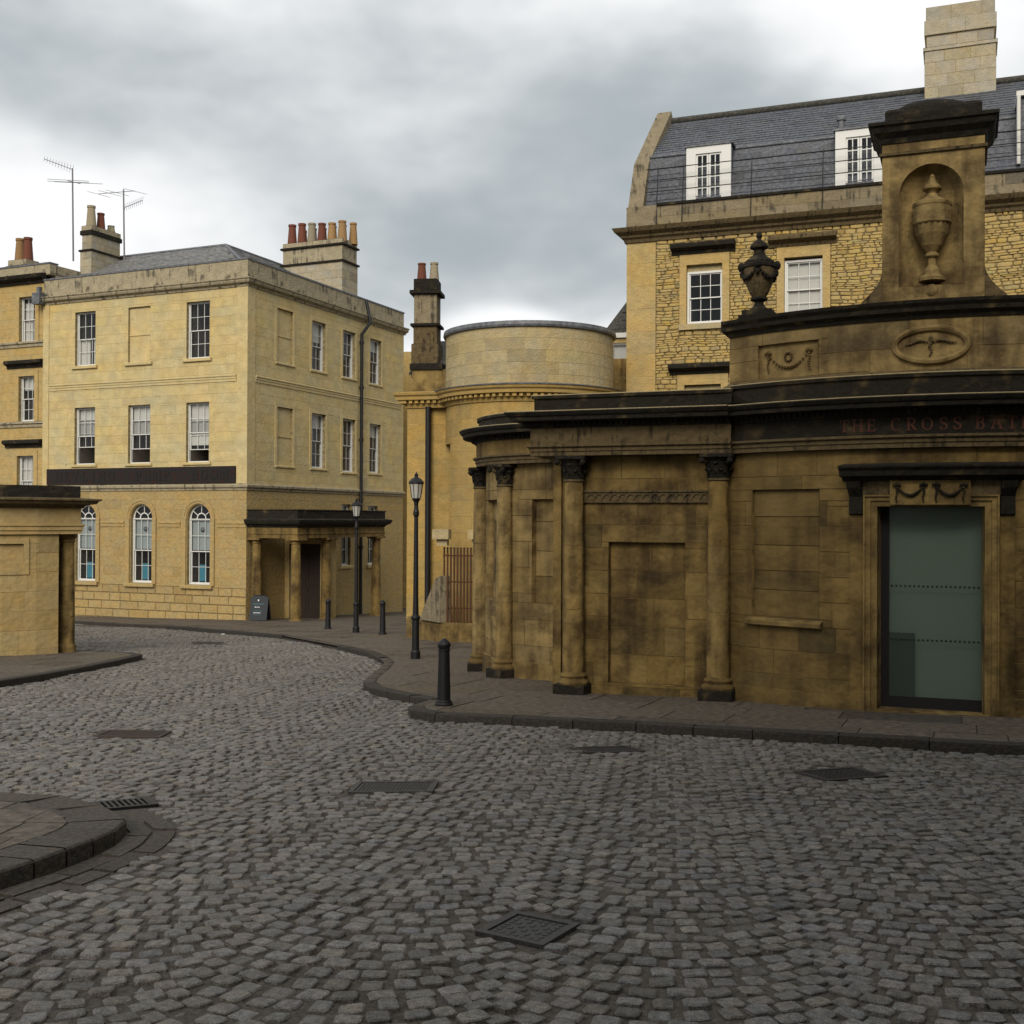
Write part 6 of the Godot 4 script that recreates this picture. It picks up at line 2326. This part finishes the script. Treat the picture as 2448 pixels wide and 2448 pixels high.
# ------------------------------------------------------------------ the low curved wall on the left
func pavilion() -> void:
	var h := thing("curved_pavilion_wall", "low curved stone pavilion wall with dark coping and end column at the left edge", "pavilion")
	var P := Pth.new([Vector2(-15.5, -21.6), Vector2(-13.2, -21.95), Vector2(-11.8, -22.4), Vector2(-10.9, -22.78), Vector2(-10.14, -23.2), Vector2(-9.62, -23.6), Vector2(-9.3, -23.95)])
	var l := P.length()
	var pan := [l - 2.6, l - 0.72, 0.6, 1.12]
	ashlar(h, "wall", P, 0, l, -1.8, 1.32, [pan], {"mat": "cream_low", "jointmat": "cream_low", "course": 0.4, "block": 0.8, "most": 60, "vary": 0.1, "joint": 0.005, "deep": 0.006, "reveal": 0.05})
	var pb := MB.new()
	pb.pbox(P, pan[0], pan[1], pan[2], pan[3], -0.2, -0.05)
	put(h, "sunk_panel", pb, M.cream_low)
	var pf := MB.new()
	for e in [[pan[0] - 0.1, pan[0], pan[2] - 0.1, pan[3] + 0.1], [pan[1], pan[1] + 0.1, pan[2] - 0.1, pan[3] + 0.1], [pan[0], pan[1], pan[3], pan[3] + 0.1], [pan[0], pan[1], pan[2] - 0.1, pan[2]]]:
		pf.pbox(P, e[0], e[1], e[2], e[3], -0.02, 0.025)
	put(h, "panel_frame", pf, M.cream_low)
	var E := Pth.new(Array(P.p) + [Vector2(-9.02, -24.22), Vector2(-9.6, -24.8)])
	var el := E.c[E.c.size() - 2] + 0.4
	var ar := MB.new()
	ar.mould(E, 0, el, [[-0.3, 1.31], [0.06, 1.31], [0.06, 1.38], [0.085, 1.39], [0.085, 1.46], [0.11, 1.48], [0.11, 1.51], [0.05, 1.52], [0.05, 1.84], [-0.3, 1.84]])
	put(h, "architrave", ar, M.cream_low)
	var co := MB.new()
	co.mould(E, 0, el, [[-0.3, 1.84], [0.08, 1.84], [0.12, 1.9], [0.28, 1.93], [0.31, 1.98], [0.36, 2.0], [0.36, 2.03], [0.0, 2.06], [-0.3, 2.06]])
	put(h, "cornice", co, M.crust)
	var bc := MB.new()
	bc.pbox(E, 0, el - 0.4, 2.06, 2.3, -0.4, 0.04)
	put(h, "blocking_course", bc, M.soot)
	var q := Vector2(-9.3, -24.38)
	var o := Vector3(q.x, 0, q.y)
	var g := gy(q.y)
	var cn := node(h, "column")
	var sh := MB.new()
	sh.lathe(o, [[0.165, g + 0.2], [0.165, g + 0.9], [0.145, 1.15]], 22)
	put(cn, "shaft", sh, M.bath_pale)
	var ba := MB.new()
	ba.lathe(o, [[0.2, g - 0.05], [0.2, g + 0.12], [0.185, g + 0.16], [0.165, g + 0.2]], 22)
	put(cn, "base", ba, M.bath_pale)
	var cc := MB.new()
	cc.lathe(o, [[0.145, 1.13], [0.17, 1.15], [0.155, 1.19], [0.21, 1.25], [0.21, 1.31], [0, 1.31]], 22)
	put(cn, "capital", cc, M.bath_pale)
	flat_wall(h, "rear_wall", Vector2(-9.6, -24.9), Vector2(-15.5, -24.9), -2, 2.1, M.bath)
	flat_wall(h, "end_wall", Vector2(-9.5, -24.05), Vector2(-9.7, -24.9), -2, 1.32, M.bath)
	var rf := MB.new()
	for i in P.p.size() - 1:
		rf.quad(Vector3(P.p[i].x, 2.08, P.p[i].y), Vector3(P.p[i + 1].x, 2.08, P.p[i + 1].y), Vector3(P.p[i + 1].x, 2.08, -24.9), Vector3(P.p[i].x, 2.08, -24.9), Vector3.UP)
	put(h, "roof", rf, M.lead)

# ------------------------------------------------------------------ unseen houses behind the viewpoint, placed and sized to cast shade
func unseen_houses() -> void:
	var spec := [["unseen_shade_house", "tall unseen stone house added behind the viewpoint to shade the street", Vector2(24, 7), Vector2(-5, 5), 15.5], ["unseen_shade_house", "tall unseen stone house right of the viewpoint across the bath house pavement", Vector2(19, -17), Vector2(24, 7), 13.0]]
	for e in spec:
		var h := thing(e[0], e[1], "house")
		var a: Vector2 = e[2]
		var b: Vector2 = e[3]
		var p := Pth.new([a, b])
		var l := p.length()
		var holes := []
		var k := int(l / 3.2)
		for i in k:
			for j in 4:
				var s := 1.2 + i * 3.2
				holes.append([s, s + 1.1, 1.0 + j * 3.4, 2.9 + j * 3.4])
		var wm := MB.new()
		core(wm, p, 0, l, -1, e[4], holes, 0)
		put(h, "front_wall", wm, M.bath)
		for q in holes:
			var gm := MB.new()
			gm.pbox(p, q[0], q[1], q[2], q[3], -0.2, -0.15)
			put(h, "window", gm, M.board)
		var cm := MB.new()
		cm.mould(p, 0, l, [[0, e[4] - 0.8], [0.3, e[4] - 0.6], [0.3, e[4] - 0.5], [0, e[4] - 0.45]])
		put(h, "cornice", cm, M.soot)
		var n := p.nrm(0)
		var c := b - n * 9.0
		var d := a - n * 9.0
		flat_wall(h, "end_wall", b, c, -1, e[4], M.bath)
		flat_wall(h, "rear_wall", c, d, -1, e[4], M.bath)
		flat_wall(h, "end_wall", d, a, -1, e[4], M.bath)
		plane_roof(h, "roof", [Vector3(a.x, e[4], a.y), Vector3(b.x, e[4], b.y), Vector3(c.x, e[4] + 0.2, c.y), Vector3(d.x, e[4] + 0.2, d.y)], M.slate)

# ------------------------------------------------------------------ posts, covers, small things
func lamp_post(x: float, z: float, label: String, lit_h := 3.66) -> void:
	var t := thing("lamp_post", label, "lamp post", "black iron lamp posts", Vector3(x, gy(z), z))
	var k := lit_h / 3.66
	var m := MB.new()
	m.lathe(Vector3.ZERO, [[0.0, 0], [0.1, 0], [0.1, 0.14], [0.085, 0.17], [0.075, 0.18], [0.075, 0.76], [0.095, 0.79], [0.095, 0.82], [0.07, 0.86]], 8, PI / 8)
	put(t, "pedestal", m, M.iron)
	var s := MB.new()
	s.lathe(Vector3.ZERO, [[0.06, 0.84], [0.052, 1.2], [0.04, 2.78 * k], [0.058, 2.82 * k], [0.06, 2.88 * k], [0.045, 2.93 * k], [0.04, 3.0 * k], [0.05, 3.08 * k], [0.085, 3.13 * k], [0.085, 3.15 * k]], 14)
	put(t, "shaft", s, M.iron)
	var g := MB.new()
	var y := 3.15 * k
	g.lathe(Vector3.ZERO, [[0.09, y], [0.135, y + 0.29]], 8, PI / 8)
	put(t, "lantern_glass", g, M.lantern)
	var c := MB.new()
	for i in 8:
		var a := TAU * i / 8 + PI / 8
		c.rod(Vector3(cos(a) * 0.092, y, sin(a) * 0.092), Vector3(cos(a) * 0.137, y + 0.29, sin(a) * 0.137), 0.007, 0.007, 4)
	c.lathe(Vector3.ZERO, [[0.137, y + 0.28], [0.16, y + 0.29], [0.16, y + 0.315], [0.1, y + 0.38], [0.045, y + 0.41], [0.03, y + 0.43], [0.045, y + 0.455], [0.03, y + 0.48], [0.012, y + 0.5], [0.0, y + 0.53]], 8, PI / 8)
	put(t, "lantern_cap", c, M.iron)
	var bm := MB.new()
	bm.lathe(Vector3.ZERO, [[0.0, y], [0.02, y], [0.03, y + 0.1], [0.0, y + 0.15]], 8)
	put(t, "mantle", bm, M.old_white)

func bollard(x: float, z: float, label: String, hgt := 0.85) -> void:
	var t := thing("bollard", label, "bollard", "black iron bollards", Vector3(x, gy(z), z))
	var k := hgt / 0.85
	var b := MB.new()
	b.lathe(Vector3.ZERO, [[0, 0], [0.112, 0], [0.115, 0.025], [0.1, 0.045], [0.098, 0.06], [0.085, 0.075]], 18)
	put(t, "foot", b, M.iron)
	var s := MB.new()
	s.lathe(Vector3.ZERO, [[0.085, 0.07], [0.072, 0.6 * k], [0.07, 0.69 * k], [0.078, 0.695 * k], [0.078, 0.71 * k], [0.07, 0.715 * k]], 18)
	put(t, "shaft", s, M.iron)
	var c := MB.new()
	c.lathe(Vector3.ZERO, [[0.07, 0.715 * k], [0.078, 0.74 * k], [0.084, 0.755 * k], [0.084, 0.775 * k], [0.07, 0.8 * k], [0.035, 0.83 * k], [0.02, 0.845 * k], [0, 0.85 * k]], 18)
	put(t, "cap", c, M.iron)

func street_things() -> void:
	lamp_post(-1.88, -22.88, "black iron lamp post with pale lantern beside the round hall pier")
	lamp_post(-4.43, -33.25, "black iron lamp post standing in front of the dark porch", 3.85)
	bollard(-0.85, -14.74, "large black iron bollard at the kerb nearest the rounded end bay")
	bollard(-5.52, -35.1, "black bollard in front of the porch columns", 0.92)
	bollard(-3.55, -32.14, "black bollard between the far lamp post and the round hall", 0.95)
	# covers
	for cv in covers:
		var p: Vector2 = cv[0]
		var y := gy(p.y, STREET + 0.003) + swell(p.x, p.y)
		var drain: bool = cv[5] == ""
		var t := thing("drain_grating" if drain else "manhole_cover", "slotted iron drain grating tucked against the near left kerb" if drain else cv[5], "grating" if drain else "manhole cover", "" if drain else "iron covers in the street", Vector3(p.x, y, p.y))
		var sx := (swell(p.x + 0.2, p.y) - swell(p.x - 0.2, p.y)) / 0.4
		var sz := SL + (swell(p.x, p.y + 0.2) - swell(p.x, p.y - 0.2)) / 0.4
		t.basis = Basis(Vector3(1, 0, 0), -atan(sz)) * Basis(Vector3(0, 0, 1), atan(sx)) * Basis(Vector3.UP, -cv[3])
		var a: float = cv[1]
		var b: float = cv[2]
		var fr := MB.new()
		for s in [-1.0, 1.0]:
			fr.obox(Vector3(s * (a + 0.012), -0.02, 0), Vector3(0.02, 0, 0), Vector3(0, 0.022, 0), Vector3(0, 0, b + 0.032))
			fr.obox(Vector3(0, -0.02, s * (b + 0.012)), Vector3(a - 0.008, 0, 0), Vector3(0, 0.022, 0), Vector3(0, 0, 0.02))
		put(t, "frame", fr, M[cv[4]])
		var m: Material = M[cv[4]]
		if drain:
			for i in 9:
				var sl := MB.new()
				sl.obox(Vector3(-a + (i + 0.5) * 2 * a / 9, -0.012, 0), Vector3(0.011, 0, 0), Vector3(0, 0.014, 0), Vector3(0, 0, b - 0.008))
				put(t, "bar", sl, m)
			continue
		var pl := MB.new()
		pl.obox(Vector3(0, -0.02, 0), Vector3(a - 0.012, 0, 0), Vector3(0, 0.014, 0), Vector3(0, 0, b - 0.012))
		var plate := put(t, "plate", pl, m)
		var pat := MB.new()
		if a < 0.2:
			for i in 7:
				for j in 7:
					var ring := maxi(absi(i - 3), absi(j - 3))
					if ring == 3 or (absi(i - 3) + absi(j - 3)) % 2 == 1:
						pat.obox(Vector3((i - 3) * 0.042, -0.006, (j - 3) * 0.039), Vector3(0.012 if ring == 3 else 0.017, 0, 0), Vector3(0, 0.003, 0), Vector3(0, 0, 0.01))
		else:
			var nx := int(a / 0.03)
			var nz := int(b / 0.03)
			for i in range(-nx + 1, nx):
				for j in range(-nz + 1, nz):
					pat.obox(Vector3(i * 0.03, -0.004, j * 0.03), Vector3(0.009, 0, 0.003 * (1 if (i + j) % 2 == 0 else -1)), Vector3(0, 0.003, 0), Vector3(0.002, 0, 0.008))
		put(plate, "raised_studs", pat, m).set_meta("kind", "stuff")
	# notice board leaning by the porch
	var bz := -41.2
	var ab := thing("notice_board", "dark blue free standing notice board beside the porch corner", "notice board", "", Vector3(-8.88, gy(bz, 0.0), bz))
	ab.rotation.y = deg_to_rad(-8.0)
	for s in [1.0, -1.0]:
		var m := MB.new()
		var ax := Vector3(0.32, 0, 0)
		var ay := Vector3(0, 0.4, -0.11 * s)
		m.obox(Vector3(0, 0.43, 0.12 * s), ax, ay, ay.cross(ax).normalized() * 0.012)
		m.obox(Vector3(0, 0.86, 0.005 * s), ax * 0.7, Vector3(0, 0.05, -0.012 * s), Vector3(0, 0, 0.012))
		var o := put(ab, "panel", m, M.board)
		if s > 0:
			var pr := MB.new()
			var nb := Vector3(0, 0.11, 0.4).normalized()
			for r in [[0.18, 0.22, 0.02], [0.14, 0.18, 0.02], [-0.06, 0.16, 0.014], [-0.11, 0.17, 0.014], [-0.22, 0.15, 0.012]]:
				var c: Vector3 = Vector3(-0.03, 0.43, 0.12) + Vector3(0, 0.4, -0.11).normalized() * r[0] + nb * 0.014
				pr.obox(c, Vector3(r[1], 0, 0), Vector3(0, 0.4, -0.11).normalized() * r[2], nb * 0.002)
			put(o, "teal_lines", pr, M.teal_ink)
			var wt := MB.new()
			var u := Vector3(0, 0.4, -0.11).normalized()
			var c0 := Vector3(-0.06, 0.43, 0.12) + nb * 0.015
			wt.obox(c0 + u * 0.055 + Vector3(0.02, 0, 0), Vector3(0.075, 0, 0), u * 0.008, nb * 0.002)
			wt.obox(c0 + u * 0.055 - Vector3(0.065, 0, 0), Vector3(0.025, 0, 0), u * 0.015, nb * 0.002)
			wt.obox(c0 - u * 0.15, Vector3(0.13, 0, 0), u * 0.009, nb * 0.002)
			wt.obox(c0 + u * 0.3 + Vector3(0.02, 0, 0), Vector3(0.02, 0, 0), u * 0.03, nb * 0.002)
			put(o, "white_arrow", wt, M.chalk)
	# roof aerials on the corner house chimney
	aerial(Vector3(-17.75, 12.0, -47.0), 15.75, "tall roof aerial with two arrays left of the chimney", true)
	aerial(Vector3(-16.15, 11.9, -48.4), 15.3, "shorter roof aerial with splayed rods right of the chimney", false)
	# litter and a tuft of weed
	var lt := MB.new()
	lt.obox(Vector3(0, 0.006, 0), Vector3(0.05, 0, 0.01), Vector3(0, 0.006, 0), Vector3(0, 0, 0.03))
	lt.obox(Vector3(0.02, 0.016, 0.005), Vector3(0.03, 0.008, 0), Vector3(0, 0.004, 0), Vector3(0, 0.004, 0.024))
	var lo := put(self, numbered("paper_scrap"), lt, M.chalk)
	lo.position = Vector3(-8.3, gy(-33.6, STREET + 0.01), -33.6)
	tag(lo, "scrap of white paper lying in the gutter below the arched windows", "litter")
	var wd := MB.new()
	for i in 26:
		var a := R.randf() * TAU
		var q := Vector3(cos(a), 0, sin(a)) * R.randf_range(0, 0.05)
		var tip := q + Vector3(cos(a) * 0.03, R.randf_range(0.012, 0.03), sin(a) * 0.03)
		var sd := Vector3(-sin(a), 0, cos(a)) * 0.005
		wd.quad(q - sd, q + sd, tip + sd * 0.3, tip - sd * 0.3, Vector3.UP)
	var wo := put(self, numbered("weed_tuft"), wd, M.weed)
	wo.position = Vector3(1.13, gy(-4.42, STREET - 0.005) + swell(1.13, -4.42), -4.42)
	tag(wo, "small green tuft of weed between the foreground setts", "weed")

func aerial(b: Vector3, top: float, label: String, first: bool) -> void:
	var t := thing("roof_aerial", label, "aerial", "roof aerials", b)
	var h := top - b.y
	var m := MB.new()
	m.rod(Vector3.ZERO, Vector3(-0.06, h, 0), 0.036, 0.03, 6)
	put(t, "mast", m, M.alloy)
	var a := MB.new()
	if first:
		a.rod(Vector3(-0.04, h - 0.05, 0), Vector3(-1.0, h + 0.22, 0.5), 0.014, 0.014, 5)
		for i in 11:
			var q := Vector3(-0.04, h - 0.05, 0).lerp(Vector3(-1.0, h + 0.22, 0.5), i / 10.0)
			var l := 0.18 - 0.008 * i
			a.rod(q - Vector3(0.02, l, 0), q + Vector3(0.02, l, 0), 0.007, 0.007, 4)
		put(t, "comb_array", a, M.alloy)
		var d := MB.new()
		var y := h - 0.55
		d.rod(Vector3(-0.95, y + 0.02, 0.3), Vector3(0.5, y + 0.12, -0.3), 0.01, 0.01, 4)
		d.rod(Vector3(-0.95, y - 0.06, 0.3), Vector3(0.5, y + 0.06, -0.3), 0.01, 0.01, 4)
		d.rod(Vector3(-0.6, y - 0.14, 0.5), Vector3(1.1, y - 0.02, -0.2), 0.01, 0.01, 4)
		d.rod(Vector3(-0.25, y + 0.05, 0), Vector3(0.3, y - 0.1, 0.1), 0.014, 0.014, 5)
		put(t, "dipole_array", d, M.alloy)
	else:
		var y := h - 0.1
		a.rod(Vector3(-0.95, y - 0.2, 0.4), Vector3(0.35, y + 0.1, -0.2), 0.014, 0.014, 5)
		for e in [-0.95, -0.55, -0.3, 0.35]:
			var q := Vector3(e, y - 0.2 + 0.3 * (e + 0.95) / 1.3, 0.4 - 0.6 * (e + 0.95) / 1.3)
			a.rod(q + Vector3(-0.65, 0.24, -0.5), q + Vector3(0.65, -0.28, 0.5), 0.009, 0.009, 4)
		put(t, "dipole_array", a, M.alloy)
		var d := MB.new()
		d.rod(Vector3(0, h - 0.75, 0), Vector3(0.8, h - 0.5, 0.2), 0.014, 0.014, 5)
		for i in 10:
			var q := Vector3(0, h - 0.75, 0).lerp(Vector3(0.8, h - 0.5, 0.2), i / 9.0)
			d.rod(q - Vector3(0.02, 0.16, 0), q + Vector3(0.02, 0.16, 0), 0.007, 0.007, 4)
		put(t, "comb_array", d, M.alloy)
